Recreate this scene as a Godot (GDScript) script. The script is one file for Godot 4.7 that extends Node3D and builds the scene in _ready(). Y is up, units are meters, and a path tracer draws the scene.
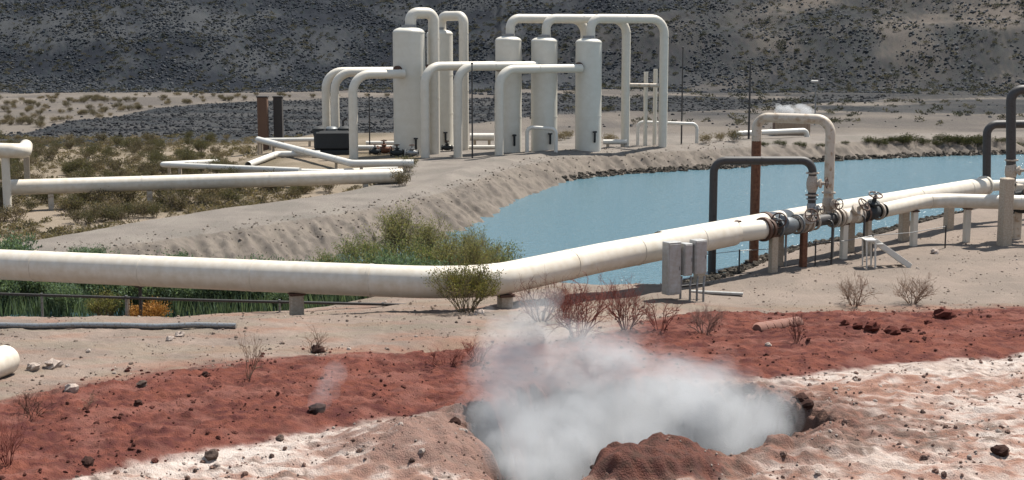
extends Node3D

# ------------------------------------------------------------------ camera maths
const F := 1407.0
const EYE := Vector3(0, 7.1, 0)
var pitch := atan(200.0 / F)
var rng := RandomNumberGenerator.new()
var used := {}
var M := {}

func ray(px: float, py: float) -> Vector3:
	var fwd := Vector3(0, -sin(pitch), -cos(pitch))
	var up := Vector3(0, cos(pitch), -sin(pitch))
	return fwd + Vector3.RIGHT * ((px - 512.0) / F) + up * (-(py - 240.0) / F)

func at_h(px: float, py: float, h: float) -> Vector3:
	var r := ray(px, py)
	return EYE + r * ((h - EYE.y) / r.y)

func at_d(px: float, py: float, d: float) -> Vector3:
	var r := ray(px, py)
	return EYE + r * (d / -r.z)

func on_ground(px: float, py: float) -> Vector3:
	var r := ray(px, py)
	var t := 14.0
	while t < 400.0:
		var p := EYE + r * t
		if p.y <= height(p.x, -p.z):
			break
		t += 0.12 if t < 50.0 else 0.4
	var p2 := EYE + r * t
	p2.y = height(p2.x, -p2.z)
	return p2

func ground(x: float, d: float) -> Vector3:
	return Vector3(x, height(x, d), -d)

# ------------------------------------------------------------------ tables (value against x)
class Table:
	var x0 := -60.0
	var step := 0.25
	var v := PackedFloat32Array()
	func _init(pts: Array, smooth: int = 3) -> void:
		var n := 561
		v.resize(n)
		for k in n:
			var x := x0 + k * step
			var y: float = pts[0].y
			if x >= pts[-1].x:
				y = pts[-1].y
			elif x > pts[0].x:
				for j in pts.size() - 1:
					if x < pts[j + 1].x:
						y = lerpf(pts[j].y, pts[j + 1].y, (x - pts[j].x) / (pts[j + 1].x - pts[j].x))
						break
			v[k] = y
		for pass_no in smooth:
			var w := v.duplicate()
			for k in range(2, n - 2):
				v[k] = (w[k - 2] + w[k - 1] * 2.0 + w[k] * 2.0 + w[k + 1] * 2.0 + w[k + 2]) / 8.0
	func at(x: float) -> float:
		var q := clampf((x - x0) / step, 0.0, 559.0)
		var k := int(q)
		return lerpf(v[k], v[k + 1], q - k)

var crest: Table    # depth of the pond-side edge of the raised pad and dyke
var shore: Table    # depth of the near shore
var bank: Table     # height of the near bank
var brush: Table    # depth of the dyke's outer edge (left)
var red_far: Table
var red_near: Table
var dark_near: Table
var dark_far: Table
var n1 := FastNoiseLite.new()
var n2 := FastNoiseLite.new()
var n3 := FastNoiseLite.new()
var rg := FastNoiseLite.new()

func px_table(px: Array, h: float, smooth := 3) -> Table:
	var pts := []
	for p in px:
		var w := at_h(p[0], p[1], h)
		pts.append(Vector2(w.x, -w.z))
	return Table.new(pts, smooth)

func ground_table(px: Array) -> Table:
	var pts := []
	for p in px:
		var w := on_ground(p[0], p[1])
		pts.append(Vector2(w.x, -w.z))
	return Table.new(pts, 2)

func tables() -> void:
	n1.seed = 11; n1.frequency = 1.0; n1.fractal_octaves = 4
	n2.seed = 22; n2.frequency = 1.0; n2.fractal_octaves = 2
	n3.seed = 33; n3.frequency = 1.0; n3.fractal_octaves = 5; n3.fractal_gain = 0.6
	rg.seed = 44; rg.frequency = 1.0; rg.fractal_type = FastNoiseLite.FRACTAL_RIDGED; rg.fractal_octaves = 3
	crest = px_table([[-300, 285], [-60, 262], [60, 251], [120, 244], [200, 233], [300, 218], [367, 208], [430, 195], [470, 181], [510, 167], [560, 157], [620, 152.5], [700, 149], [800, 143], [900, 139], [1024, 136], [1300, 132]], 0.95)
	shore = px_table([[-400, 330], [0, 326], [180, 322], [300, 318], [420, 306], [540, 298], [640, 288], [715, 277], [760, 257], [800, 245], [850, 238], [900, 225], [960, 212], [1024, 200], [1250, 175]], 0.0)
	bank = Table.new([Vector2(-20, 0.35), Vector2(-9, 0.42), Vector2(-5, 0.57), Vector2(-2.6, 0.8), Vector2(-0.2, 0.9), Vector2(2.2, 0.6), Vector2(5.2, 0.3), Vector2(9, 0.28), Vector2(14, 0.32), Vector2(18, 0.42), Vector2(40, 0.6)], 4)
	brush = px_table([[-300, 275], [0, 249], [40, 243], [120, 227], [200, 214], [300, 201], [367, 190], [400, 177], [425, 161], [445, 148], [460, 120]], 0.9)
	red_far = ground_table([[-300, 440], [0, 402], [130, 374], [300, 352], [400, 345], [480, 340], [560, 336], [640, 328], [760, 317], [900, 313], [1024, 309], [1200, 308]])
	red_near = ground_table([[-200, 560], [60, 488], [110, 468], [200, 452], [300, 435], [400, 417], [480, 404], [560, 394], [640, 388], [790, 376], [870, 362], [1024, 350], [1200, 340]])
	dark_near = px_table([[-300, 132], [0, 137], [100, 138], [200, 136], [300, 134], [420, 128], [520, 118], [620, 113], [740, 110], [860, 103], [900, 96], [1100, 95]], 0.9)
	dark_far = px_table([[-300, 134], [0, 129], [60, 118], [110, 109], [170, 101], [230, 97], [320, 94], [420, 93], [520, 92], [620, 98], [740, 99], [860, 97], [900, 96], [1100, 95]], 0.9)

const CRATER := Vector2(1.95, 20.25)

func crater_r(x: float, d: float) -> float:
	var q := Vector2(x, d) - CRATER
	var a := q.angle()
	var wob := 1.0 + 0.10 * sin(a * 2.0 + 0.7) + 0.06 * sin(a * 5.0 + 2.0) + 0.10 * n1.get_noise_2d(x * 0.9, d * 0.9)
	return q.length() / (2.5 * wob)

func bump(x: float, d: float, cx: float, cd: float, r: float) -> float:
	var q := ((x - cx) * (x - cx) + (d - cd) * (d - cd)) / (r * r)
	return exp(-q) if q < 6.0 else 0.0

func height(x: float, d: float) -> float:
	var h: float
	if d < 0.0:
		return 5.4 + 0.15 * n1.get_noise_2d(x * 0.05, d * 0.05) * clampf(-d, 0, 10)
	var ds := shore.at(x)
	var slope_s := (shore.at(x + 0.5) - shore.at(x - 0.5))
	var ts := (ds - d) / sqrt(1.0 + slope_s * slope_s)     # > 0 on the near bank
	var dc := crest.at(x)
	var slope_c := crest.at(x + 0.5) - crest.at(x - 0.5)
	var tc := (d - dc) / sqrt(1.0 + slope_c * slope_c)     # > 0 on the pad
	if ts > 0.0:
		var b := bank.at(x)
		h = b * smoothstep(0.0, 1.9, ts) + minf(ts, 0.5) * 0.02
		var fore := 1.15 + (30.0 - d) * 0.036
		h = lerpf(h, fore, smoothstep(33.6, 29.6, d))
		if d < 17.0:
			h = maxf(h, lerpf(h, 5.4, smoothstep(17.5, 0.0, d)))
		h += 0.05 * n1.get_noise_2d(x * 0.5, d * 0.5) * smoothstep(0.0, 1.5, ts)
		if d < 36.0:
			var near := smoothstep(36.0, 31.0, d)
			h += near * (0.03 * n3.get_noise_2d(x * 1.6, d * 1.6) + 0.018 * n3.get_noise_2d(x * 6.0 + 50.0, d * 6.0))
			# bulldozed red bank: lumpy ridge
			var rf := red_far.at(x) if red_far else 28.0
			var rn := red_near.at(x) if red_near else 23.0
			var mid := smoothstep(rf + 0.6, rf - 0.9, d) * smoothstep(rn - 0.3, rn + 0.9, d)
			h += mid * (0.10 + 0.07 * n3.get_noise_2d(x * 2.5 + 9.0, d * 2.5) + 0.05 * maxf(0.0, n2.get_noise_2d(x * 7.0, d * 7.0)))
			h -= 0.22 * smoothstep(0.9, 0.0, absf(d - rf - 0.1)) * smoothstep(-2.8, -1.6, x) * smoothstep(1.2, -0.4, x)
			# crust terraces in front of the red bank
			var crust := smoothstep(rn + 0.3, rn - 0.5, d)
			h += crust * (0.08 * n3.get_noise_2d(x * 1.1 + 30.0, d * 2.0) + 0.05 * rg.get_noise_2d(x * 1.4, d * 1.9))
			if x > -3.0 and x < 8.0 and d < 26.0:
				var r := crater_r(x, d)
				h += 0.16 * exp(-pow((r - 1.08) / 0.22, 2.0)) * (0.4 + 0.8 * n1.get_noise_2d(x, d))
				var knob := maxf(bump(x, d, 1.98, 17.55, 0.68), bump(x, d, 1.5, 17.4, 0.5))
				h += 0.31 * smoothstep(0.12, 0.85, knob + 0.12 * n1.get_noise_2d(x * 1.4, d * 1.4)) + 0.08 * knob * rg.get_noise_2d(x * 1.3, d * 1.3)
				h += 0.34 * bump(x, d, -1.5, 18.6, 0.9) + 0.2 * bump(x, d, -0.95, 17.7, 0.6) + 0.14 * bump(x, d, 4.6, 18.8, 0.8)
				var hole := smoothstep(1.03, 0.76, r + 0.09 * n3.get_noise_2d(x * 2.5, d * 2.5)) * (1.0 - smoothstep(0.25, 0.75, knob))
				h -= hole * 1.5
				h -= 0.75 * smoothstep(0.25, 0.75, bump(x, d, 0.35, 17.75, 0.8)) * (1.0 - hole) * (1.0 - smoothstep(0.2, 0.7, knob))
				h += 0.05 * n3.get_noise_2d(x * 5.0 + 7.0, d * 5.0) * smoothstep(1.9, 1.0, r)
		return h
	if tc > 0.0:
		h = 0.95
		if x < 0.0 or d < 90.0:
			var db := brush.at(x)
			if x < -2.0:
				h -= 0.62 * smoothstep(0.0, 4.0, (d - db) * 0.75) * (1.0 - smoothstep(62.0, 69.0, d) * smoothstep(-16.5, -12.5, x) * smoothstep(100.0, 94.0, d))
		h += 0.03 * n1.get_noise_2d(x * 0.3, d * 0.3)
		if d > 85.0:
			var far := smoothstep(85.0, 115.0, d)
			h += far * 0.35 * n1.get_noise_2d(x * 0.03, d * 0.05)
			var base := hill_base(x)
			var up := maxf(0.0, d - base)
			h += 0.27 * up * smoothstep(0.0, 30.0, up) + smoothstep(0.0, 40.0, up) * (1.6 * n1.get_noise_2d(x * 0.035, d * 0.03) + 0.5 * n1.get_noise_2d(x * 0.16, d * 0.12))
		if x > -6.0 and tc < 5.0:
			h += 0.20 * exp(-pow((tc - 1.5) / 0.9, 2.0)) * smoothstep(-6.0, -2.0, x) * (0.85 + 0.4 * n2.get_noise_2d(x * 0.5, d * 0.5))
		if tc < 1.2:
			h -= 0.10 * (1.0 - tc / 1.2) * (0.5 + 0.5 * n2.get_noise_2d(x * 0.8, d * 0.8))
		return h
	# pond bed between the two banks, gullied dyke face
	var run := lerpf(0.24, 0.40, smoothstep(-9.0, -3.5, x)) + 0.04 * n2.get_noise_2d(x * 0.2, 7.0)
	var face := 0.9 + tc * run
	var gully := clampf(-tc / 0.8, 0.0, 1.0) * (0.26 * (rg.get_noise_2d(x * 0.6 + d * 0.3, tc * 0.1) - 0.35) + 0.13 * n3.get_noise_2d(x * 1.5, d * 1.1))
	face += gully * smoothstep(-4.2, -1.8, tc)
	h = maxf(face, ts * 0.32)
	return maxf(h, -0.7)

var crust_spots := []   # x, depth, half sizes, how much more (or less) white crust
var grey_spots := []
var gravel_spots := []

func hill_base(x: float) -> float:
	return 177.0 + 12.0 * n2.get_noise_2d(x * 0.012, 3.0) - clampf(x, -20.0, 60.0) * 0.45

func soil(x: float, d: float, h: float) -> Color:
	# real base colours, linear
	var a := n1.get_noise_2d(x * 0.35 + 90.0, d * 0.35)
	var b := n3.get_noise_2d(x * 2.2, d * 2.2 + 40.0)
	var tan_c := Color(0.345, 0.268, 0.22).lerp(Color(0.255, 0.203, 0.169), clampf(0.5 + a * 1.2 + b * 0.5, 0.0, 1.0))
	if d > 36.0 or d < 4.0:
		var ds := shore.at(x)
		var dc := crest.at(x)
		if d < ds:
			return tan_c.lerp(Color(0.30, 0.26, 0.22), 0.4)
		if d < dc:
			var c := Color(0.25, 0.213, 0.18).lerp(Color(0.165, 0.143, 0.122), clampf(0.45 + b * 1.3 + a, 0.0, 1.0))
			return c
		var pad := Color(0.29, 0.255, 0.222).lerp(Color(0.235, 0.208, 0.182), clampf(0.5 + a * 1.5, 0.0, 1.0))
		var db := brush.at(x)
		if x < -2.0 and d > db:
			var w := smoothstep(0.0, 3.0, d - db + b * 1.5)
			pad = pad.lerp(Color(0.33, 0.27, 0.205).lerp(Color(0.20, 0.165, 0.115), clampf(0.5 + 1.4 * n1.get_noise_2d(x * 0.2, d * 0.12), 0.0, 1.0)), w)
		if d < 90.0:
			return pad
		var far := smoothstep(90.0, 97.0, d)
		var sand := Color(0.205, 0.177, 0.151).lerp(Color(0.135, 0.12, 0.107), clampf(0.5 + n1.get_noise_2d(x * 0.06, d * 0.05 + 5.0) * 1.6 + b * 0.4, 0.0, 1.0))
		var e := n1.get_noise_2d(x * 0.08, d * 0.08) * 6.0 + b * 2.0
		var dk := smoothstep(-1.0, 1.5, d - dark_near.at(x) + e * 0.35) * smoothstep(-2.0, 2.5, dark_far.at(x) - d + e * 0.6)
		var gravel := Color(0.036, 0.040, 0.045).lerp(Color(0.078, 0.077, 0.076), clampf(0.35 + n1.get_noise_2d(x * 0.05 + 40.0, d * 0.16) * 1.8, 0.0, 1.0))
		# loose dark lenses of lava gravel further right
		var lens := smoothstep(-0.12, 0.16, n2.get_noise_2d(x * 0.022 + 3.0, d * 0.085 + 1.5)) * smoothstep(106.0, 118.0, d) * smoothstep(8.0, 18.0, x)
		dk = maxf(dk, lens * 0.85)
		var spot := 0.0
		for q in gravel_spots:
			var qx: float = (x - q[0]) / q[2]
			var qd: float = (d + e * 0.4 - q[1]) / q[3]
			if absf(qx) < 2.0 and absf(qd) < 2.0:
				spot = maxf(spot, q[4] * smoothstep(0.2, 0.6, exp(-qx * qx - qd * qd) + 0.5 * b))
		var c2 := pad.lerp(sand, far).lerp(gravel, dk)
		var base := hill_base(x)
		var hill := smoothstep(-3.0, 6.0, d - base + e * 0.5)
		if hill > 0.0:
			var right := smoothstep(18.0, 55.0, x + 30.0 * n2.get_noise_2d(x * 0.01, d * 0.02))
			var dark_rock := Color(0.022, 0.027, 0.034).lerp(Color(0.064, 0.068, 0.073), clampf(0.34 + 0.9 * n2.get_noise_2d(x * 0.02 + 8.0, d * 0.03) + 1.1 * n1.get_noise_2d(x * 0.09, d * 0.06) + 0.7 * b, 0.0, 1.0))
			var pale := Color(0.135, 0.117, 0.10).lerp(Color(0.050, 0.052, 0.053), clampf(0.5 + 1.7 * n1.get_noise_2d(x * 0.07, d * 0.05) + 0.6 * b, 0.0, 1.0))
			c2 = c2.lerp(dark_rock.lerp(pale, right), hill)
		c2 = c2.lerp(Color(0.024, 0.028, 0.033).lerp(Color(0.062, 0.062, 0.061), clampf(0.4 + b * 1.5, 0.0, 1.0)), spot)
		return c2
	# foreground
	var rf := red_far.at(x)
	var rn := red_near.at(x)
	var e2 := 0.55 * n1.get_noise_2d(x * 0.8, d * 0.8 + 11.0) + 0.25 * b
	var red := Color(0.212, 0.075, 0.054).lerp(Color(0.108, 0.039, 0.032), clampf(0.5 + 1.5 * b + a * 0.6, 0.0, 1.0))
	red = red.lerp(Color(0.26, 0.115, 0.09), clampf(n1.get_noise_2d(x * 0.7, d * 0.9 + 70.0) * 1.6, 0.0, 0.6))
	var c3 := tan_c
	c3 = c3.lerp(Color(0.33, 0.17, 0.115), clampf(0.8 * n1.get_noise_2d(x * 0.45 + 7.0, d * 1.0) + 0.3 * smoothstep(2.5, 0.0, d - rf), 0.0, 0.65))
	c3 = c3.lerp(Color(0.25, 0.225, 0.165), clampf(1.6 * n1.get_noise_2d(x * 0.25 + 60.0, d * 0.7), 0.0, 0.3))
	c3 = c3.lerp(red, smoothstep(0.9, -0.7, d - rf + e2 * 1.6))
	var w2 := smoothstep(0.16, -0.22, d - rn + e2 * 0.5)
	if w2 > 0.0:
		var f := n3.get_noise_2d(x * 1.3 + 5.0, d * 2.6)
		var g := n3.get_noise_2d(x * 4.0 + 15.0, d * 6.0)
		var pink := Color(0.40, 0.235, 0.175).lerp(Color(0.28, 0.15, 0.115), clampf(0.5 + 1.5 * g, 0.0, 1.0))
		var white := Color(0.66, 0.57, 0.51).lerp(Color(0.50, 0.40, 0.345), clampf(0.5 + 1.4 * g + a, 0.0, 1.0))
		var share := 0.52 + 1.7 * f + 0.5 * g + 0.8 * smoothstep(-1.5, -0.2, d - rn)
		for q in crust_spots:
			share += q[4] * bump((x - q[0]) / q[2], (d - q[1]) / q[3], 0.0, 0.0, 1.0)
		var crust := pink.lerp(white, clampf(share, 0.0, 1.0))
		var grey := -0.25 + n3.get_noise_2d(x * 1.7 + 77.0, d * 2.0) + 0.5 * g
		for q in grey_spots:
			grey += 0.55 * bump((x - q[0]) / q[2], (d - q[1]) / q[3], 0.0, 0.0, 1.0)
		crust = crust.lerp(Color(0.20, 0.145, 0.12), smoothstep(0.0, 0.3, grey) * 0.9)
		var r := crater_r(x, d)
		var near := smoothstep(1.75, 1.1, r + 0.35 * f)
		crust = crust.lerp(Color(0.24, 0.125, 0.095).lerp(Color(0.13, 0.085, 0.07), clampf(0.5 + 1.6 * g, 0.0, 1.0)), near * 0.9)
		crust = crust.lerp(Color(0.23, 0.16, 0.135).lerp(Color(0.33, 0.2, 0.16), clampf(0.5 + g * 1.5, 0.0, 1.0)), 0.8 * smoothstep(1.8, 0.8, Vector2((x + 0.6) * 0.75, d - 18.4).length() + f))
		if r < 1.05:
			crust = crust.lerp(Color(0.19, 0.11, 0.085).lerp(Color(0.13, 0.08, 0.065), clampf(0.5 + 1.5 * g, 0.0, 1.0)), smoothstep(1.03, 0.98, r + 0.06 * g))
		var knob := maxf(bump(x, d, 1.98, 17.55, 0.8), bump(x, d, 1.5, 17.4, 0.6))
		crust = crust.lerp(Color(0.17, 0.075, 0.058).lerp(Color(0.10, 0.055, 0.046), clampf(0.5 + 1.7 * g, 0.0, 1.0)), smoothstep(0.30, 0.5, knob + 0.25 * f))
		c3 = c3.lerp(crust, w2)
	return c3

# ------------------------------------------------------------------ mesh building
class MB:
	var v := PackedVector3Array()
	var n := PackedVector3Array()
	var c := PackedColorArray()
	var i := PackedInt32Array()
	var col := Color(1, 1, 1)
	var colored := false
	func vert(p: Vector3, nn: Vector3) -> int:
		v.append(p); n.append(nn)
		if colored: c.append(col)
		return v.size() - 1
	func face(pts: Array, outward: Vector3) -> void:
		var nn: Vector3 = (pts[1] - pts[0]).cross(pts[2] - pts[0]).normalized()
		var flip := nn.dot(outward) < 0.0
		if flip: nn = -nn
		var b := v.size()
		for p in pts: vert(p, nn)
		for k in range(1, pts.size() - 1):
			if flip: i.append_array([b, b + k, b + k + 1])
			else: i.append_array([b, b + k + 1, b + k])
	func box(ctr: Vector3, size: Vector3, basis := Basis(), bev := 0.0) -> void:
		var h := size * 0.5
		var e := minf(bev, minf(h.x, minf(h.y, h.z)) * 0.6)
		for ax in 3:
			var u := (ax + 1) % 3
			var w := (ax + 2) % 3
			for s in [-1.0, 1.0]:
				var pts := []
				for q in [[-1, -1], [1, -1], [1, 1], [-1, 1]]:
					var p := Vector3.ZERO
					p[ax] = h[ax] * s; p[u] = (h[u] - e) * q[0]; p[w] = (h[w] - e) * q[1]
					pts.append(ctr + basis * p)
				var o := Vector3.ZERO
				o[ax] = s
				face(pts, basis * o)
			if e > 0.0:
				for su in [-1.0, 1.0]:
					for sw in [-1.0, 1.0]:
						var pts2 := []
						for q in [[-1, 0], [1, 0], [1, 1], [-1, 1]]:
							var p := Vector3.ZERO
							p[ax] = (h[ax] - e) * q[0]
							p[u] = (h[u] - (e if q[1] == 0 else 0.0)) * su
							p[w] = (h[w] - (0.0 if q[1] == 0 else e)) * sw
							pts2.append(ctr + basis * p)
						var o := Vector3.ZERO
						o[u] = su; o[w] = sw
						face(pts2, basis * o)
		if e > 0.0:
			for sx in [-1.0, 1.0]:
				for sy in [-1.0, 1.0]:
					for sz in [-1.0, 1.0]:
						face([ctr + basis * Vector3((h.x - e) * sx, (h.y - e) * sy, h.z * sz), ctr + basis * Vector3(h.x * sx, (h.y - e) * sy, (h.z - e) * sz), ctr + basis * Vector3((h.x - e) * sx, h.y * sy, (h.z - e) * sz)], basis * Vector3(sx, sy, sz))
	func tube(path: Array, radii, sides := 12, caps := true) -> void:
		var cnt := path.size()
		var dir: Vector3 = (path[1] - path[0]).normalized()
		var side: Vector3 = dir.cross(Vector3.UP)
		if side.length() < 0.1: side = dir.cross(Vector3.RIGHT)
		side = side.normalized()
		var first := v.size()
		for k in cnt:
			var t: Vector3
			if k == 0: t = dir
			elif k == cnt - 1: t = (path[k] - path[k - 1]).normalized()
			else: t = ((path[k + 1] - path[k]).normalized() + (path[k] - path[k - 1]).normalized()).normalized()
			side = (side - t * side.dot(t)).normalized()
			var up := side.cross(t)
			var r: float = radii[k] if radii is Array or radii is PackedFloat32Array else radii
			for s in sides + 1:
				var a := TAU * s / sides
				var o := side * cos(a) + up * sin(a)
				vert(path[k] + o * r, o)
			if caps and (k == 0 or k == cnt - 1) and r > 0.002:
				pass
		for k in cnt - 1:
			for s in sides:
				var a := first + k * (sides + 1) + s
				var b := a + sides + 1
				i.append_array([a, a + 1, b, b, a + 1, b + 1])
		if caps:
			for e in [0, cnt - 1]:
				var nn: Vector3 = -dir if e == 0 else (path[cnt - 1] - path[cnt - 2]).normalized()
				var b2 := vert(path[e], nn)
				for s in sides + 1:
					vert(v[first + e * (sides + 1) + s], nn)
				for s in sides:
					if e == 0: i.append_array([b2, b2 + 2 + s, b2 + 1 + s])
					else: i.append_array([b2, b2 + 1 + s, b2 + 2 + s])
	func lathe(prof: Array, xf: Transform3D, sides := 24) -> void:
		# prof: Vector2(radius, along y); smooth where the profile bends little
		var segn := []
		for k in prof.size() - 1:
			var q: Vector2 = prof[k + 1] - prof[k]
			segn.append(Vector2(q.y, -q.x).normalized())
		for k in prof.size() - 1:
			var na: Vector2 = segn[k]
			var nb: Vector2 = segn[k]
			if k > 0 and segn[k - 1].dot(segn[k]) > 0.75: na = (segn[k - 1] + segn[k]).normalized()
			if k < segn.size() - 1 and segn[k + 1].dot(segn[k]) > 0.75: nb = (segn[k + 1] + segn[k]).normalized()
			var b := v.size()
			for s in sides + 1:
				var a := TAU * s / sides
				var o := Vector3(cos(a), 0, sin(a))
				vert(xf * (o * prof[k].x + Vector3.UP * prof[k].y), (xf.basis * (o * na.x + Vector3.UP * na.y)).normalized())
				vert(xf * (o * prof[k + 1].x + Vector3.UP * prof[k + 1].y), (xf.basis * (o * nb.x + Vector3.UP * nb.y)).normalized())
			for s in sides:
				var q := b + s * 2
				i.append_array([q, q + 2, q + 1, q + 2, q + 3, q + 1])
	func leaf(p: Vector3, along: Vector3, across: Vector3) -> void:
		var nn := along.cross(across).normalized()
		var b := vert(p, nn)
		vert(p + along * 0.5 + across * 0.5, nn)
		vert(p + along, nn)
		vert(p + along * 0.5 - across * 0.5, nn)
		i.append_array([b, b + 1, b + 2, b, b + 2, b + 3])
	func mesh() -> ArrayMesh:
		var arr := []
		arr.resize(Mesh.ARRAY_MAX)
		arr[Mesh.ARRAY_VERTEX] = v
		arr[Mesh.ARRAY_NORMAL] = n
		if colored: arr[Mesh.ARRAY_COLOR] = c
		arr[Mesh.ARRAY_INDEX] = i
		var m := ArrayMesh.new()
		m.add_surface_from_arrays(Mesh.PRIMITIVE_TRIANGLES, arr)
		return m

func bent(pts: Array, r: float, k := 7) -> Array:
	var out := [pts[0]]
	for j in range(1, pts.size() - 1):
		var a: Vector3 = (pts[j - 1] - pts[j])
		var b: Vector3 = (pts[j + 1] - pts[j])
		var ang := a.angle_to(b)
		var cut := minf(r / tan(ang * 0.5), minf(a.length(), b.length()) * 0.49)
		if ang > 3.05:
			out.append(pts[j]); continue
		var rr := cut * tan(ang * 0.5)
		var bis := (a.normalized() + b.normalized()).normalized()
		var ctr: Vector3 = pts[j] + bis * (rr / sin(ang * 0.5))
		var s: Vector3 = pts[j] + a.normalized() * cut - ctr
		var e: Vector3 = pts[j] + b.normalized() * cut - ctr
		for q in k + 1:
			out.append(ctr + s.slerp(e, float(q) / k))
	out.append(pts[-1])
	return out

func numbered(called: String) -> String:
	used[called] = used.get(called, 0) + 1
	return called if used[called] == 1 else "%s_%03d" % [called, used[called] - 1]

func tag(o: Node, label: String, category: String, group := "", kind := "") -> Node:
	o.set_meta("label", label); o.set_meta("category", category)
	if group: o.set_meta("group", group)
	if kind: o.set_meta("kind", kind)
	return o

func thing(called: String, label: String, category: String, where := Vector3.ZERO, turn := 0.0, group := "") -> Node3D:
	var o := Node3D.new()
	o.name = numbered(called)
	add_child(o)
	o.position = where
	o.rotation.y = turn
	tag(o, label, category, group)
	return o

func part(called: String, b, mat: Material, parent: Node, label := "") -> MeshInstance3D:
	var o := MeshInstance3D.new()
	o.name = called
	o.mesh = b.mesh() if b is MB else b
	o.material_override = mat
	parent.add_child(o, true)
	if label: o.set_meta("label", label)
	return o

func single(called: String, b, mat: Material, label: String, category: String, where := Vector3.ZERO, turn := 0.0, group := "", kind := "") -> MeshInstance3D:
	var o := MeshInstance3D.new()
	o.name = numbered(called)
	o.mesh = b.mesh() if b is MB else b
	o.material_override = mat
	add_child(o)
	o.position = where
	o.rotation.y = turn
	tag(o, label, category, group, kind)
	return o

func structure(called: String, b, mat: Material) -> MeshInstance3D:
	var o := MeshInstance3D.new()
	o.name = called
	o.mesh = b.mesh() if b is MB else b
	o.material_override = mat
	add_child(o)
	o.set_meta("kind", "structure")
	return o

# ------------------------------------------------------------------ materials
func lin(r: float, g: float, b: float) -> Color:
	return Color(r, g, b).linear_to_srgb()

func noise_tex(seed_no: int, freq: float, octaves: int, lo: Color, hi: Color, size := 512, type := FastNoiseLite.TYPE_SIMPLEX_SMOOTH, mid_at := -1.0) -> NoiseTexture2D:
	var nz := FastNoiseLite.new()
	nz.seed = seed_no; nz.frequency = freq; nz.fractal_octaves = octaves; nz.noise_type = type; nz.fractal_gain = 0.6
	var t := NoiseTexture2D.new()
	t.width = size; t.height = size; t.seamless = true; t.noise = nz
	var g := Gradient.new()
	g.set_color(0, lo); g.set_color(1, hi)
	if mid_at > 0.0:
		g.set_offset(0, mid_at - 0.12); g.set_offset(1, mid_at + 0.12)
	t.color_ramp = g
	return t

func mat(c: Color, rough := 0.6, metal := 0.0, tex: Texture2D = null, scale := 1.0, bumps: Texture2D = null, bump_cm := 0.0, world := true) -> StandardMaterial3D:
	var m := StandardMaterial3D.new()
	var l := c.srgb_to_linear()
	m.albedo_color = lin(l.r * 0.78, l.g * 0.78, l.b * 0.78); m.roughness = rough; m.metallic = metal
	m.uv1_triplanar = true; m.uv1_world_triplanar = world
	m.uv1_scale = Vector3.ONE * scale
	if tex: m.albedo_texture = tex
	if bumps:
		m.heightmap_enabled = true; m.heightmap_texture = bumps; m.heightmap_scale = bump_cm
	return m

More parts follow.
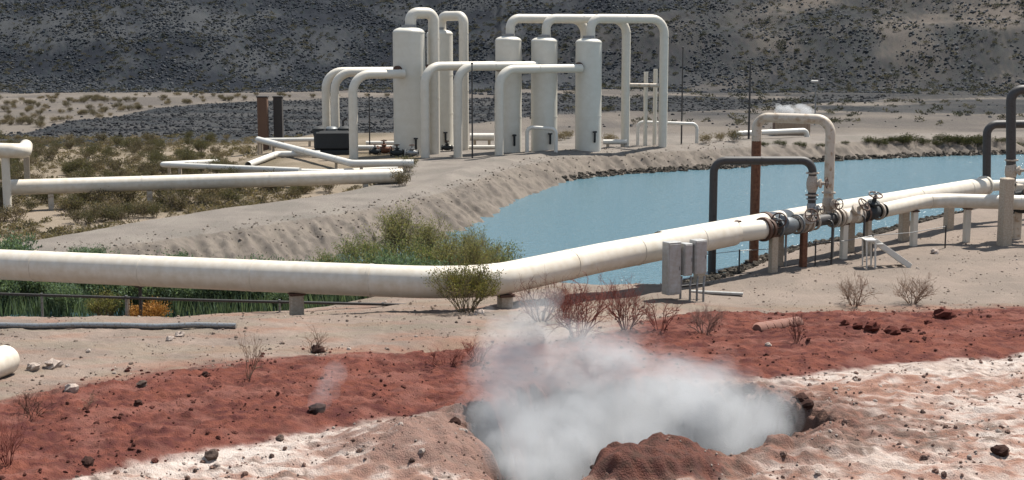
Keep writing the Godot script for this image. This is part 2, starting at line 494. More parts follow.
func materials() -> void:
	var g := func(x: float) -> Color: return Color(x, x, x)
	var grit := noise_tex(1, 0.045, 5, g.call(0.80), g.call(1.0), 1024)
	var grit_h := noise_tex(2, 0.06, 5, g.call(0.0), g.call(1.0), 1024)
	M.ground = mat(Color.WHITE, 0.95, 0.0, grit, 0.55, grit_h, 2.2)
	M.ground.vertex_color_use_as_albedo = true
	M.ground.metallic_specular = 0.2
	var dirt := noise_tex(3, 0.012, 5, Color(0.83, 0.79, 0.72), Color(1, 1, 1), 512)
	var stain := noise_tex(4, 0.02, 5, Color(0.78, 0.70, 0.61), Color(1, 1, 1), 512, FastNoiseLite.TYPE_SIMPLEX_SMOOTH, 0.34)
	var rust := noise_tex(5, 0.02, 5, Color(0.55, 0.38, 0.29), Color(0.9, 0.76, 0.64), 512)
	var dent := noise_tex(6, 0.008, 3, g.call(0.0), g.call(1.0), 512)
	var film := noise_tex(9, 0.010, 5, Color(0.95, 0.94, 0.92), Color(1, 1, 1), 512)
	var dust := noise_tex(10, 0.014, 5, Color(0.88, 0.845, 0.79), Color(1, 1, 1), 512)
	M.clad = mat(lin(0.735, 0.69, 0.61), 0.45, 0.0, dust, 0.4, dent, 0.35)
	M.clad_b = mat(lin(0.68, 0.635, 0.55), 0.45, 0.0, film, 0.5, dent, 0.3)
	M.vessel = mat(lin(0.67, 0.64, 0.565), 0.45, 0.0, film, 0.35)
	M.white = mat(lin(0.68, 0.66, 0.61), 0.5, 0.0, film, 0.7)
	M.tan_pipe = mat(lin(0.53, 0.455, 0.365), 0.55, 0.0, stain, 0.35)
	M.rust = mat(lin(0.30, 0.20, 0.145), 0.85, 0.0, rust, 0.9)
	M.dark = mat(lin(0.040, 0.036, 0.034), 0.6, 0.0, stain, 0.9)
	M.black = mat(lin(0.020, 0.025, 0.030), 0.8, 0.0, dirt, 1.0)
	M.steel = mat(lin(0.27, 0.28, 0.285), 0.4, 0.5, stain, 1.5)
	M.blue_steel = mat(lin(0.13, 0.145, 0.155), 0.5, 0.2, stain, 1.5)
	M.valve = mat(lin(0.40, 0.345, 0.285), 0.55, 0.0, stain, 2.0)
	M.flange = mat(lin(0.15, 0.105, 0.083), 0.75, 0.0, rust, 2.0)
	var conc := noise_tex(7, 0.03, 4, Color(0.78, 0.75, 0.7), Color(1, 1, 1), 512)
	M.concrete = mat(lin(0.58, 0.495, 0.40), 0.9, 0.0, conc, 0.8, grit_h, 0.6)
	M.box_grey = mat(lin(0.50, 0.515, 0.53), 0.4, 0.1, dirt, 1.0)
	M.wood = mat(lin(0.17, 0.095, 0.062), 0.85, 0.0, conc, 2.0)
	M.wood_dark = mat(lin(0.05, 0.045, 0.045), 0.85, 0.0, conc, 2.0)
	M.culvert = mat(lin(0.27, 0.125, 0.095), 0.85, 0.0, conc, 1.5)
	M.board = mat(lin(0.40, 0.30, 0.22), 0.85, 0.0, conc, 2.0)
	var tinted := func(rough: float) -> StandardMaterial3D:
		var m := StandardMaterial3D.new()
		m.albedo_color = lin(0.78, 0.78, 0.78); m.roughness = rough
		m.vertex_color_use_as_albedo = true
		m.metallic_specular = 0.25
		return m
	M.leaf = tinted.call(0.7)
	M.leaf.backlight_enabled = true
	M.leaf.backlight = Color(0.85, 0.85, 0.66)
	M.leaf.cull_mode = BaseMaterial3D.CULL_DISABLED
	M.stem = tinted.call(0.9)
	M.rock = mat(Color.WHITE, 0.95, 0.0, grit, 1.1, grit_h, 2.0)
	M.rock.vertex_color_use_as_albedo = true
	M.rock.metallic_specular = 0.2
	M.grass = tinted.call(0.8)
	M.grass.cull_mode = BaseMaterial3D.CULL_DISABLED
	# milky, slightly rippled pond
	var ripple := noise_tex(8, 0.02, 4, g.call(0.0), g.call(1.0), 512)
	M.water = mat(lin(0.084, 0.163, 0.198), 0.2, 0.0, null, 1.0, ripple, 4.2)
	M.water.uv1_scale = Vector3(0.22, 0.22, 0.36)
	M.water.metallic_specular = 0.5

# ------------------------------------------------------------------ setting
func make_ground() -> void:
	var rows := PackedFloat32Array()
	var d := -60.0
	while d < 340.0:
		rows.append(d)
		if d < 0.0: d += 5.0
		elif d < 15.0: d += 0.5
		elif d < 31.0: d += 0.05
		elif d < 37.0: d += 0.08
		elif d < 70.0: d += 0.16
		elif d < 100.0: d += 0.25
		elif d < 250.0: d += 0.8
		else: d += 3.0
	var inner := 560
	var extra := [20.0, 60.0, 150.0, 300.0]
	var cols := inner + 1 + 8
	var nr := rows.size()
	var v := PackedVector3Array()
	var nn := PackedVector3Array()
	var cc := PackedColorArray()
	v.resize(nr * cols); nn.resize(nr * cols); cc.resize(nr * cols)
	for r in nr:
		var dd := rows[r]
		var w := 7.0 + 0.43 * absf(dd)
		for k in cols:
			var x: float
			if k < 4: x = -w - extra[3 - k]
			elif k > inner + 4: x = w + extra[k - inner - 5]
			else: x = -w + 2.0 * w * (k - 4) / inner
			var h := height(x, dd)
			v[r * cols + k] = Vector3(x, h, -dd)
			cc[r * cols + k] = soil(x, dd, h)
	for r in nr:
		for k in cols:
			var a := v[r * cols + maxi(k - 1, 0)]
			var b := v[r * cols + mini(k + 1, cols - 1)]
			var e := v[maxi(r - 1, 0) * cols + k]
			var f := v[mini(r + 1, nr - 1) * cols + k]
			nn[r * cols + k] = (b - a).cross(f - e).normalized()
	var idx := PackedInt32Array()
	idx.resize((nr - 1) * (cols - 1) * 6)
	var q := 0
	for r in nr - 1:
		for k in cols - 1:
			var a := r * cols + k
			idx[q] = a; idx[q + 1] = a + cols; idx[q + 2] = a + 1
			idx[q + 3] = a + 1; idx[q + 4] = a + cols; idx[q + 5] = a + cols + 1
			q += 6
	var arr := []
	arr.resize(Mesh.ARRAY_MAX)
	arr[Mesh.ARRAY_VERTEX] = v
	arr[Mesh.ARRAY_NORMAL] = nn
	arr[Mesh.ARRAY_COLOR] = cc
	arr[Mesh.ARRAY_INDEX] = idx
	var m := ArrayMesh.new()
	m.add_surface_from_arrays(Mesh.PRIMITIVE_TRIANGLES, arr)
	structure("ground", m, M.ground)

func make_water() -> void:
	var b := MB.new()
	var first := true
	var x := -50.0
	while x <= 62.0:
		b.vert(Vector3(x, 0.0, -(shore.at(x) - 0.8)), Vector3.UP)
		b.vert(Vector3(x, 0.0, -(crest.at(x) - 0.3)), Vector3.UP)
		if not first:
			var q := b.v.size() - 4
			b.i.append_array([q, q + 1, q + 2, q + 2, q + 1, q + 3])
		first = false
		x += 1.0
	structure("water", b, M.water)

# ------------------------------------------------------------------ rocks and plants
func rock_mesh(seed_no: int, lumps := 0.45, tone := Color(1, 1, 1)) -> ArrayMesh:
	var s := SphereMesh.new()
	s.radius = 1.0; s.height = 2.0; s.radial_segments = 9; s.rings = 5
	var arr := s.get_mesh_arrays()
	var v: PackedVector3Array = arr[Mesh.ARRAY_VERTEX]
	var nz := FastNoiseLite.new()
	nz.seed = seed_no; nz.frequency = 0.9
	for k in v.size():
		var p := v[k]
		var f := 1.0 + lumps * nz.get_noise_3dv(p * 1.3) + lumps * 0.6 * nz.get_noise_3dv(p * 3.1)
		v[k] = p * f
	var st := SurfaceTool.new()
	st.begin(Mesh.PRIMITIVE_TRIANGLES)
	st.set_smooth_group(-1)
	st.set_color(tone)
	var idx: PackedInt32Array = arr[Mesh.ARRAY_INDEX]
	for k in idx:
		st.set_color(tone)
		st.add_vertex(v[k])
	st.generate_normals()
	return st.commit()

func scatter(called: String, mesh: Mesh, mt: Material, xfs: Array, cols: Array, label: String, category: String) -> void:
	if xfs.is_empty(): return
	var mm := MultiMesh.new()
	mm.transform_format = MultiMesh.TRANSFORM_3D
	mm.use_colors = true
	mm.mesh = mesh
	mm.instance_count = xfs.size()
	for k in xfs.size():
		mm.set_instance_transform(k, xfs[k])
		mm.set_instance_color(k, cols[k])
	var o := MultiMeshInstance3D.new()
	o.name = numbered(called)
	o.multimesh = mm
	o.material_override = mt
	add_child(o)
	tag(o, label, category, "", "stuff")

func any_turn(squash := 0.7) -> Basis:
	return Basis.from_euler(Vector3(rng.randf_range(-0.5, 0.5), rng.randf() * TAU, rng.randf_range(-0.5, 0.5))) * Basis.from_scale(Vector3(rng.randf_range(0.7, 1.3), squash * rng.randf_range(0.8, 1.2), rng.randf_range(0.7, 1.3)))

func vary(c: Color, by := 0.25) -> Color:
	var f := 1.0 + rng.randf_range(-by, by)
	return Color(c.r * f, c.g * f, c.b * f)

func twig(b: MB, p: Vector3, dir: Vector3, len: float, r: float, level: int, spread: float, tips: Array) -> void:
	var mid := p + dir * len * 0.5 + Vector3(rng.randf_range(-1, 1), rng.randf_range(-0.4, 0.6), rng.randf_range(-1, 1)) * len * 0.07
	var end := p + dir * len + Vector3(rng.randf_range(-1, 1), rng.randf_range(-0.2, 0.8), rng.randf_range(-1, 1)) * len * 0.12
	b.tube([p, mid, end], [r, r * 0.8, r * 0.6], 4, false)
	tips.append([mid, (end - mid).normalized()])
	tips.append([end, (end - mid).normalized()])
	if level > 0:
		var kids := 2 + (1 if rng.randf() < 0.6 else 0)
		for k in kids:
			var from: Vector3 = end if k == 0 else mid.lerp(end, rng.randf())
			var nd := (dir + Vector3(rng.randf_range(-1, 1), rng.randf_range(-0.5, 0.8), rng.randf_range(-1, 1)) * spread).normalized()
			twig(b, from, nd, len * rng.randf_range(0.55, 0.85), r * 0.62, level - 1, spread, tips)

# a bush as two meshes: stems and leaves
func bush_meshes(seed_no: int, tall: float, wide: float, stems: int, levels: int, leaves: int, leaf: float, greens: Array, wood: Color, upright := 0.6, thick := 0.014, spread := 0.55) -> Array:
	rng.seed = seed_no
	var b := MB.new()
	b.colored = true
	var tips := []
	for k in stems:
		var a := rng.randf() * TAU
		var out := rng.randf_range(0.15, 1.0) * (1.0 - upright) * 1.6
		var dir := Vector3(cos(a) * out, 1.0, sin(a) * out).normalized()
		b.col = vary(wood)
		twig(b, Vector3(cos(a), 0, sin(a)) * wide * 0.08 - Vector3.UP * 0.05, dir, tall * rng.randf_range(0.35, 0.5), thick * tall, levels, spread, tips)
	var l := MB.new()
	l.colored = true
	for k in leaves:
		var t: Array = tips[rng.randi() % tips.size()]
		var p: Vector3 = t[0] + Vector3(rng.randf_range(-1, 1), rng.randf_range(-1, 1), rng.randf_range(-1, 1)) * leaf * 2.2
		var along: Vector3 = (t[1] + Vector3(rng.randf_range(-1, 1), rng.randf_range(-0.6, 1), rng.randf_range(-1, 1)) * 0.9).normalized()
		var across := along.cross(Vector3(rng.randf_range(-1, 1), rng.randf_range(-1, 1), rng.randf_range(-1, 1))).normalized()
		l.col = vary(greens[rng.randi() % greens.size()], 0.3)
		l.leaf(p, along * leaf * rng.randf_range(0.8, 1.6), across * leaf * rng.randf_range(0.35, 0.6))
	# fit to the wanted size
	var hi := Vector3(0.01, 0.01, 0.01)
	for p in b.v:
		hi = Vector3(maxf(hi.x, absf(p.x)), maxf(hi.y, p.y), maxf(hi.z, absf(p.z)))
	var f := Vector3(wide * 0.5 / hi.x, tall / hi.y, wide * 0.5 / hi.z)
	for mb in [b, l]:
		for k in mb.v.size():
			mb.v[k] = mb.v[k] * f
	return [b.mesh(), l.mesh() if leaves > 0 else null]

func bush(called: String, ms: Array, where: Vector3, label: String, category: String, group := "", size := 1.0, turn := 0.0) -> Node3D:
	var o := thing(called, label, category, where, turn, group)
	o.scale = Vector3.ONE * size
	part("stems", ms[0], M.stem, o)
	if ms[1]: part("foliage", ms[1], M.leaf, o)
	return o

# ------------------------------------------------------------------ plant parts
func along_y(p: Vector3, dir: Vector3) -> Transform3D:
	var y := dir.normalized()
	var x := y.cross(Vector3.UP)
	if x.length() < 0.05: x = Vector3.RIGHT
	x = x.normalized()
	return Transform3D(Basis(x, y, x.cross(y)), p)

func ring(parent: Node, p: Vector3, dir: Vector3, r: float, wide: float, mt: Material, called := "band", grow := 0.015) -> MeshInstance3D:
	var b := MB.new()
	b.lathe([Vector2(r * 0.8, -wide * 0.5), Vector2(r + grow, -wide * 0.5), Vector2(r + grow, wide * 0.5), Vector2(r * 0.8, wide * 0.5)], along_y(p, dir), 24)
	return part(called, b, mt, parent)

func flange(parent: Node, p: Vector3, dir: Vector3, r: float, mt: Material, thick := 0.06) -> void:
	ring(parent, p, dir, r, thick, mt, "flange", 0.0)

func handwheel(parent: Node, p: Vector3, dir: Vector3, r: float, mt: Material) -> void:
	var xf := along_y(p, dir)
	var b := MB.new()
	var path := []
	for k in 19:
		path.append(p + xf.basis * Vector3(cos(TAU * k / 18), 0, sin(TAU * k / 18)) * r)
	b.tube(path, r * 0.1, 6, false)
	for k in 4:
		b.tube([p, p + xf.basis * Vector3(cos(TAU * k / 4), 0, sin(TAU * k / 4)) * r], r * 0.07, 5, false)
	part("handwheel", b, mt, parent)

# a pipe given by its line; sections are cut at the given share of the length and ringed with bands
func pipe_run(parent: Node, path: Array, r: float, mt: Material, every: float, sides := 20, called := "pipe_section") -> void:
	var left := every
	var seg := [path[0]]
	for k in range(1, path.size()):
		var a: Vector3 = seg[-1]
		var b: Vector3 = path[k]
		while a.distance_to(b) > left:
			a = a.move_toward(b, left)
			seg.append(a)
			var mb := MB.new()
			mb.tube(seg, r, sides, false)
			part(called, mb, mt, parent)
			ring(parent, a, b - a, r, 0.07, mt, "band", 0.010)
			seg = [a]
			left = every
		left -= a.distance_to(b)
		seg.append(b)
	if seg.size() > 1:
		var mb2 := MB.new()
		mb2.tube(seg, r, sides, true)
		part(called, mb2, mt, parent)

func post(called: String, label: String, top: Vector3, foot_y: float, w: float, mt: Material, category := "post", group := "", saddle := true) -> Node3D:
	var base := Vector3(top.x, foot_y - 0.12, top.z)
	var o := thing(called, label, category, base, 0.35, group)
	var hgt := top.y - base.y
	var b := MB.new()
	b.box(Vector3(0, hgt * 0.5, 0), Vector3(w, hgt, w), Basis(), 0.02)
	part("column", b, mt, o)
	if saddle:
		var s := MB.new()
		s.box(Vector3(0, hgt - 0.02, 0), Vector3(w * 1.25, 0.06, w * 1.25), Basis(), 0.01)
		part("saddle_plate", s, M.flange, o)
	return o

func gate_valve(where: Vector3, axis: Vector3, r: float, label: String, body_mat: Material, wheel_dir := Vector3.UP, group := "") -> Node3D:
	var o := thing("gate_valve", label, "valve", where, 0.0, group)
	var b := MB.new()
	var L := r * 2.0
	b.lathe([Vector2(r * 0.55, -L), Vector2(r * 0.62, -L * 0.8), Vector2(r * 0.95, -L * 0.35), Vector2(r * 1.02, 0), Vector2(r * 0.95, L * 0.35), Vector2(r * 0.62, L * 0.8), Vector2(r * 0.55, L)], along_y(Vector3.ZERO, axis), 18)
	part("body", b, body_mat, o)
	for s in [-1.0, 1.0]:
		flange(o, axis.normalized() * L * s * 0.93, axis, r * 1.12, body_mat, r * 0.24)
	var c := MB.new()
	c.lathe([Vector2(r * 0.5, 0.0), Vector2(r * 0.55, r * 1.2), Vector2(r * 0.8, r * 1.25), Vector2(r * 0.8, r * 1.5), Vector2(r * 0.3, r * 1.6), Vector2(r * 0.22, r * 2.3), Vector2(0.001, r * 2.35)], along_y(Vector3.ZERO, wheel_dir), 14)
	part("bonnet", c, body_mat, o)
	var st := MB.new()
	var wd := wheel_dir.normalized()
	st.tube([wd * r * 2.2, wd * r * 2.9], r * 0.09, 6)
	part("stem", st, M.steel, o)
	handwheel(o, wd * r * 2.5, wd, r * 0.85, M.flange)
	return o

func vessel(label: String, base: Vector3, r: float, tall: float, inlet_h: float, inlet_dir: Vector3) -> Node3D:
	var o := thing("separator_vessel", label, "tank", base)
	var b := MB.new()
	var dome := r * 0.34
	b.lathe([Vector2(r, -0.3), Vector2(r, tall - dome)], Transform3D(), 36)
	part("shell", b, M.vessel, o)
	var t := MB.new()
	var prof := []
	for k in 9:
		var a := PI * 0.5 * k / 8
		prof.append(Vector2(maxf(r * pow(cos(a), 0.75), 0.001), tall - dome + dome * sin(a)))
	t.lathe(prof, Transform3D(), 36)
	part("domed_head", t, M.vessel, o)
	for y in [tall - dome, tall * 0.62, tall * 0.3]:
		ring(o, Vector3(0, y, 0), Vector3.UP, r, 0.05, M.vessel, "weld_band", 0.012)
	ring(o, Vector3(0, tall + 0.04, 0), Vector3.UP, r * 0.42, 0.16, M.steel, "outlet_collar", 0.03)
	var c := MB.new()
	c.tube([inlet_dir * r * 0.7 + Vector3.UP * inlet_h, inlet_dir * (r + 0.16) + Vector3.UP * inlet_h], 0.25, 16)
	part("inlet_nozzle", c, M.flange, o)
	var lad := MB.new()
	lad.tube([Vector3(r * 0.45, 0.4, r * 0.93), Vector3(r * 0.45, 0.55, r * 1.1), Vector3(r * 0.45, 0.9, r * 1.1)], 0.06, 8)
	lad.lathe([Vector2(0.001, 0.9), Vector2(0.12, 0.92), Vector2(0.12, 1.0), Vector2(0.001, 1.02)], Transform3D(Basis(), Vector3(r * 0.45, 0, r * 1.1)), 10)
	part("drain_valve", lad, M.black, o)
	return o

# a pipe standing on the ground that bends over
func simple_pipe(called: String, label: String, pts: Array, r: float, mt: Material, bend: float, every := 4.0, group := "", sides := 16) -> Node3D:
	var base: Vector3 = pts[0]
	var o := thing(called, label, "pipe", base, 0.0, group)
	var loc := []
	for p in pts: loc.append(p - base)
	pipe_run(o, bent(loc, bend, 8), r, mt, every, sides)
	return o

# ------------------------------------------------------------------ steam
func puffs(parent: Node3D, list: Array, dens: float, tint := Color(0.99, 0.995, 1.0), swing := PI) -> void:
	for p in list:
		var f := FogVolume.new()
		f.name = "puff"
		f.shape = RenderingServer.FOG_VOLUME_SHAPE_ELLIPSOID
		f.size = p[1]
		var m := FogMaterial.new()
		m.density = dens * p[2]
		m.albedo = tint
		f.material = m
		parent.add_child(f, true)
		f.position = p[0] - parent.position
		f.rotation = Vector3(rng.randf_range(-0.5, 0.5) * minf(1.0, swing), rng.randf_range(-swing, swing), rng.randf_range(-0.5, 0.5))

func make_steam() -> void:
	rng.seed = 501
	var o := thing("steam", "thick white steam cloud billowing out of the red crater", "steam", ground(CRATER.x, CRATER.y))
	o.set_meta("kind", "stuff")
	var list := []
	# spine: pixel column, pixel row, depth, radius in metres, share of the density
	var spine := [[520, 455, 18.3, 0.42, 1.0], [560, 440, 18.9, 0.6, 1.0], [620, 425, 19.4, 0.7, 1.1], [690, 428, 19.3, 0.65, 1.1], [745, 422, 19.5, 0.52, 1.0], [775, 412, 20.0, 0.36, 0.7], [505, 420, 19.5, 0.45, 0.9], [545, 400, 20.1, 0.62, 1.0], [600, 392, 20.4, 0.62, 0.9], [660, 395, 20.3, 0.58, 0.8], [715, 398, 20.2, 0.48, 0.6], [512, 380, 20.8, 0.55, 0.5], [535, 362, 20.9, 0.5, 0.4], [575, 358, 21.0, 0.55, 0.45], [615, 358, 21.2, 0.45, 0.4], [665, 370, 21.2, 0.4, 0.35], [525, 338, 21.0, 0.42, 0.26], [572, 335, 21.2, 0.36, 0.24], [622, 345, 21.2, 0.3, 0.18], [500, 345, 21.0, 0.34, 0.14], [540, 318, 21.1, 0.28, 0.08], [705, 382, 21.0, 0.35, 0.3], [540, 468, 18.0, 0.36, 1.0], [575, 460, 18.2, 0.42, 1.0], [735, 450, 18.7, 0.36, 0.9], [640, 445, 18.8, 0.45, 1.0], [525, 474, 17.5, 0.3, 0.9], [560, 478, 17.5, 0.3, 0.9], [497, 452, 18.2, 0.3, 0.7]]
	for s in spine:
		var c := at_d(s[0], s[1], s[2])
		var r: float = s[3]
		list.append([c, Vector3(r * 2.5, r * 2.1, r * 2.0), 0.22 * s[4]])
		list.append([c, Vector3(r * 1.7, r * 1.5, r * 1.6), 0.22 * s[4]])
		for k in 6:
			var a := rng.randf() * TAU
			var q := c + Vector3(cos(a) * rng.randf_range(0.4, 1.1), rng.randf_range(-0.7, 0.9), sin(a) * 0.6) * r
			var rr := r * rng.randf_range(0.35, 0.75)
			var w := rng.randf_range(1.0, 1.7)
			var dn: float = rng.randf_range(0.12, 0.28) * s[4]
			list.append([q, Vector3(rr * 2.2 * w, rr * 2.0, rr * 1.6), dn])
			list.append([q, Vector3(rr * 1.4 * w, rr * 1.3, rr * 1.2), dn])
	# thin veils drifting up to the left
	for k in 70:
		var t := rng.randf()
		var c := at_d(lerpf(690, 505, t) + rng.randf_range(-45, 45), lerpf(385, 318, t) + rng.randf_range(-14, 26), 20.9 + rng.randf_range(-0.5, 0.6))
		var rr := rng.randf_range(0.10, 0.34)
		list.append([c, Vector3(rr * rng.randf_range(1.6, 3.2), rr * rng.randf_range(1.2, 2.4), rr * 1.8), rng.randf_range(0.10, 0.3)])
	for k in 40:
		var t := rng.randf()
		var c := at_d(lerpf(485, 795, t) + rng.randf_range(-10, 10), lerpf(425, 412, t) + rng.randf_range(-28, 28) * (1.0 - 0.6 * t), 19.7 + rng.randf_range(-0.6, 0.6))
		var rr := rng.randf_range(0.12, 0.3)
		list.append([c, Vector3(rr * rng.randf_range(1.6, 3.0), rr * rng.randf_range(1.4, 2.4), rr * 2.0), rng.randf_range(0.1, 0.3)])
	for p in list:
		p[1].z *= 1.5
	puffs(o, list, 0.76, Color(0.99, 0.995, 1.0), 0.35)
	var w := on_ground(318, 412)
	var o2 := thing("steam", "faint wisp of steam over a dark rock on red soil", "steam", w)
	o2.set_meta("kind", "stuff")
	var l2 := []
	for k in 8:
		l2.append([w + Vector3(0.05 + k * 0.025 + rng.randf_range(-0.08, 0.08), 0.1 + k * 0.075, rng.randf_range(-0.1, 0.1)), Vector3.ONE * rng.randf_range(0.22, 0.42), 1.0])
	puffs(o2, l2, 0.17)
	var b := at_d(796, 116, 92.2)
	var o3 := thing("steam", "small white steam puff above the timber well box", "steam", b)
	o3.set_meta("kind", "stuff")
	var l3 := []
	for k in 30:
		l3.append([b + Vector3(rng.randf_range(-1.3, 0.9), rng.randf_range(-0.4, 0.65), rng.randf_range(-0.4, 0.4)), Vector3(rng.randf_range(0.4, 0.9), rng.randf_range(0.25, 0.55), 0.8), 1.0])
	puffs(o3, l3, 0.6)

# ------------------------------------------------------------------ scene
func _ready() -> void:
	var cam := Camera3D.new()
	cam.name = "camera"
	cam.position = EYE
	cam.rotation.x = -pitch
	cam.fov = rad_to_deg(2.0 * atan(240.0 / F))
	cam.near = 0.1
	cam.far = 1200.0
	add_child(cam)
	cam.current = true
	var env := Environment.new()
	env.background_mode = Environment.BG_SKY
	var sky := Sky.new()
	var sm := ProceduralSkyMaterial.new()
	sm.sky_top_color = lin(0.245, 0.315, 0.42)
	sm.sky_horizon_color = lin(0.56, 0.62, 0.68)
	sm.sky_curve = 0.12
	sm.ground_bottom_color = lin(0.22, 0.18, 0.15)
	sm.ground_horizon_color = lin(0.40, 0.38, 0.36)
	sm.sun_angle_max = 12.0
	sky.sky_material = sm
	env.sky = sky
	env.background_energy_multiplier = 0.88
	env.tonemap_mode = Environment.TONE_MAPPER_LINEAR
	env.tonemap_exposure = 1.95
	env.volumetric_fog_enabled = true
	env.volumetric_fog_density = 0.0
	env.sdfgi_enabled = true
	env.ssao_enabled = true
	env.ssil_enabled = true
	var we := WorldEnvironment.new()
	we.name = "environment"
	we.environment = env
	add_child(we)
	var sun := DirectionalLight3D.new()
	sun.name = "sun"
	sun.light_energy = 1.6
	sun.light_color = Color(1.0, 0.975, 0.94)
	sun.light_angular_distance = 0.53
	sun.shadow_enabled = true
	add_child(sun)
	sun.look_at_from_position(Vector3(0.345, 0.866, -0.36) * 50.0, Vector3.ZERO)

	tables()
	for q in [[950, 366, 2.2, 0.8, 0.7], [960, 404, 1.4, 0.7, 0.5], [860, 393, 1.3, 0.8, -1.0], [1000, 388, 1.2, 0.45, -0.8], [470, 412, 1.0, 0.5, 0.5], [250, 462, 1.5, 0.6, 0.4], [470, 455, 1.5, 0.9, -0.9], [880, 460, 0.6, 0.4, 0.6]]:
		var p := on_ground(q[0], q[1])
		crust_spots.append([p.x, -p.z, q[2], q[3], q[4]])
	for q in [[925, 435, 0.8, 0.9], [480, 462, 1.1, 0.7], [830, 430, 0.5, 0.9], [1000, 430, 0.3, 0.6]]:
		var p := on_ground(q[0], q[1])
		grey_spots.append([p.x, -p.z, q[2], q[3]])
	for q in [[1000, 96, 70, 4, 0.6], [880, 95, 150, 3, 0.8], [740, 93, 60, 3, 0.7], [815, 90, 75, 6, 1.0], [900, 88, 130, 8, 0.7], [850, 109, 40, 3, 1.0], [700, 101, 65, 6, 1.0], [742, 63, 55, 5, 1.0], [650, 103, 60, 6, 0.9], [650, 72, 90, 7, 0.6], [980, 106, 90, 4, 0.6], [900, 62, 120, 6, 0.45], [640, 40, 130, 16, 0.7], [860, 14, 90, 10, 0.7], [720, 20, 70, 14, 0.6]]:
		var p := on_ground(q[0], q[1])
		var p2 := on_ground(q[0], q[1] - q[3])
		var p3 := on_ground(q[0], q[1] + q[3])
		gravel_spots.append([p.x, -p.z, q[2] * -p.z / F, maxf(2.0, (p3.z - p2.z) * 0.5), q[4]])
	materials()
	make_ground()
	make_water()
	main_pipes()
	valve_station()
	right_pipes()
	separators()
	left_yard()
	far_things()
	near_details()
	plants()
	stones()
	make_steam()

func main_pipes() -> void:
	# the long insulated line across the picture
	var px := [[-260, 253], [0, 264.5], [275, 276.5], [430, 282.5], [492, 281], [530, 273], [600, 258], [732, 233]]
	var pts := []
	for p in px: pts.append(at_h(p[0], p[1], 1.6))
	var o := thing("steam_pipeline", "long cream insulated pipeline bending at the pond corner with the tapered end", "pipe", pts[0])
	var loc := []
	for p in pts: loc.append(p - pts[0])
	pipe_run(o, bent(loc, 3.0, 8), 0.375, M.clad, 2.9, 28)
	var e1 := at_h(734, 232.6, 1.6)
	var e2 := at_h(762, 229.5, 1.6)
	var b := MB.new()
	var dir := (e2 - e1).normalized()
	b.tube([e1 - pts[0] - dir * 0.1, e1 - pts[0] + dir * 0.05, e2 - pts[0]], [0.37, 0.29, 0.285], 24)
	part("tapered_end", b, M.clad_b, o)
	flange(o, e2 - pts[0] + dir * 0.05, dir, 0.36, M.flange, 0.1)
	# small saddle strap lying on the pipe near its end
	var s := MB.new()
	s.box(at_h(735, 233, 1.6) - pts[0] + Vector3(0, 0.33, 0), Vector3(0.35, 0.05, 0.2), Basis(Vector3.UP, 0.8), 0.01)
	part("top_strap", s, M.flange, o)
	# the second line, just behind it
	var q := [at_h(660, 243, 1.62), at_h(765, 223.5, 1.65), at_h(984, 186, 1.75)]
	var o2 := thing("steam_pipeline", "cream insulated pipeline running behind the valve station along the pond", "pipe", q[0])
	var l2 := []
	for p in q: l2.append(p - q[0])
	pipe_run(o2, l2, 0.325, M.clad, 3.6, 24)
	ring(o2, l2[1], l2[2] - l2[1], 0.325, 0.16, M.flange, "collar", 0.03)
	ring(o2, l2[2], l2[2] - l2[1], 0.325, 0.12, M.clad_b, "collar", 0.05)
	var thin := MB.new()
	var far_end: Vector3 = at_h(1075, 182, 1.75) - q[0]
	thin.tube([l2[2], l2[2].lerp(far_end, 0.5), far_end], 0.2, 18)
	part("thin_section", thin, M.clad_b, o2)
	# third line, after the valve station
	var m3 := [at_h(882, 210.5, 1.68), at_h(930, 200, 1.75), at_h(1000, 202, 1.75), at_h(1110, 204.5, 1.75)]
	var o3 := thing("steam_pipeline", "short cream pipeline with a bend leaving the valve station beside two concrete pillars", "pipe", m3[0])
	var l3 := []
	for p in m3: l3.append(p - m3[0])
	pipe_run(o3, bent(l3, 1.6, 8), 0.24, M.clad, 3.0, 22)
	# supports
	var g := "concrete pipeline support posts"
	var sup := [[296, 277.3, 0.375, 0.30, "square concrete post under the pipeline seam, reeds behind it"], [505, 278.8, 0.375, 0.30, "concrete post under the pipeline bend beside the yellow green bush"], [700, 239.2, 0.375, 0.26, "concrete post beside the grey cabinets under the pipeline"], [-120, 259.2, 0.375, 0.30, "concrete post under the pipeline's outer stretch, outside the reeds"]]
	for s2 in sup:
		var top := at_h(s2[0], s2[1], 1.6)
		top.y -= s2[2] * 0.97
		post("support_post", s2[4], top, height(top.x, -top.z), s2[3], M.concrete, "post", g)
	for s3 in [[778, 221.3, 1.65, 0.3, 0.325, "concrete post below the back pipeline next to the rusty stand"], [850, 209, 1.69, 0.28, 0.325, "concrete post below the back pipeline behind the valve station"], [905, 199.5, 1.72, 0.28, 0.325, "squat concrete post below the back pipeline among shore rocks"], [950, 191.8, 1.735, 0.28, 0.325, "concrete post under the far stretch of the back pipeline"]]:
		var top := at_h(s3[0], s3[1], s3[2])
		top.y -= s3[4] * 0.97
		post("support_post", s3[5], top, height(top.x, -top.z), s3[3], M.concrete, "post", g)
	for s4 in [[915, 203.5, "cream post under the bend of the short pipeline"], [968, 201, "thin cream post under the level stretch of the short pipeline"]]:
		var top := at_h(s4[0], s4[1], 1.74)
		top.y -= 0.23
		post("support_post", s4[2], top, height(top.x, -top.z), 0.2, M.clad_b, "post", g)

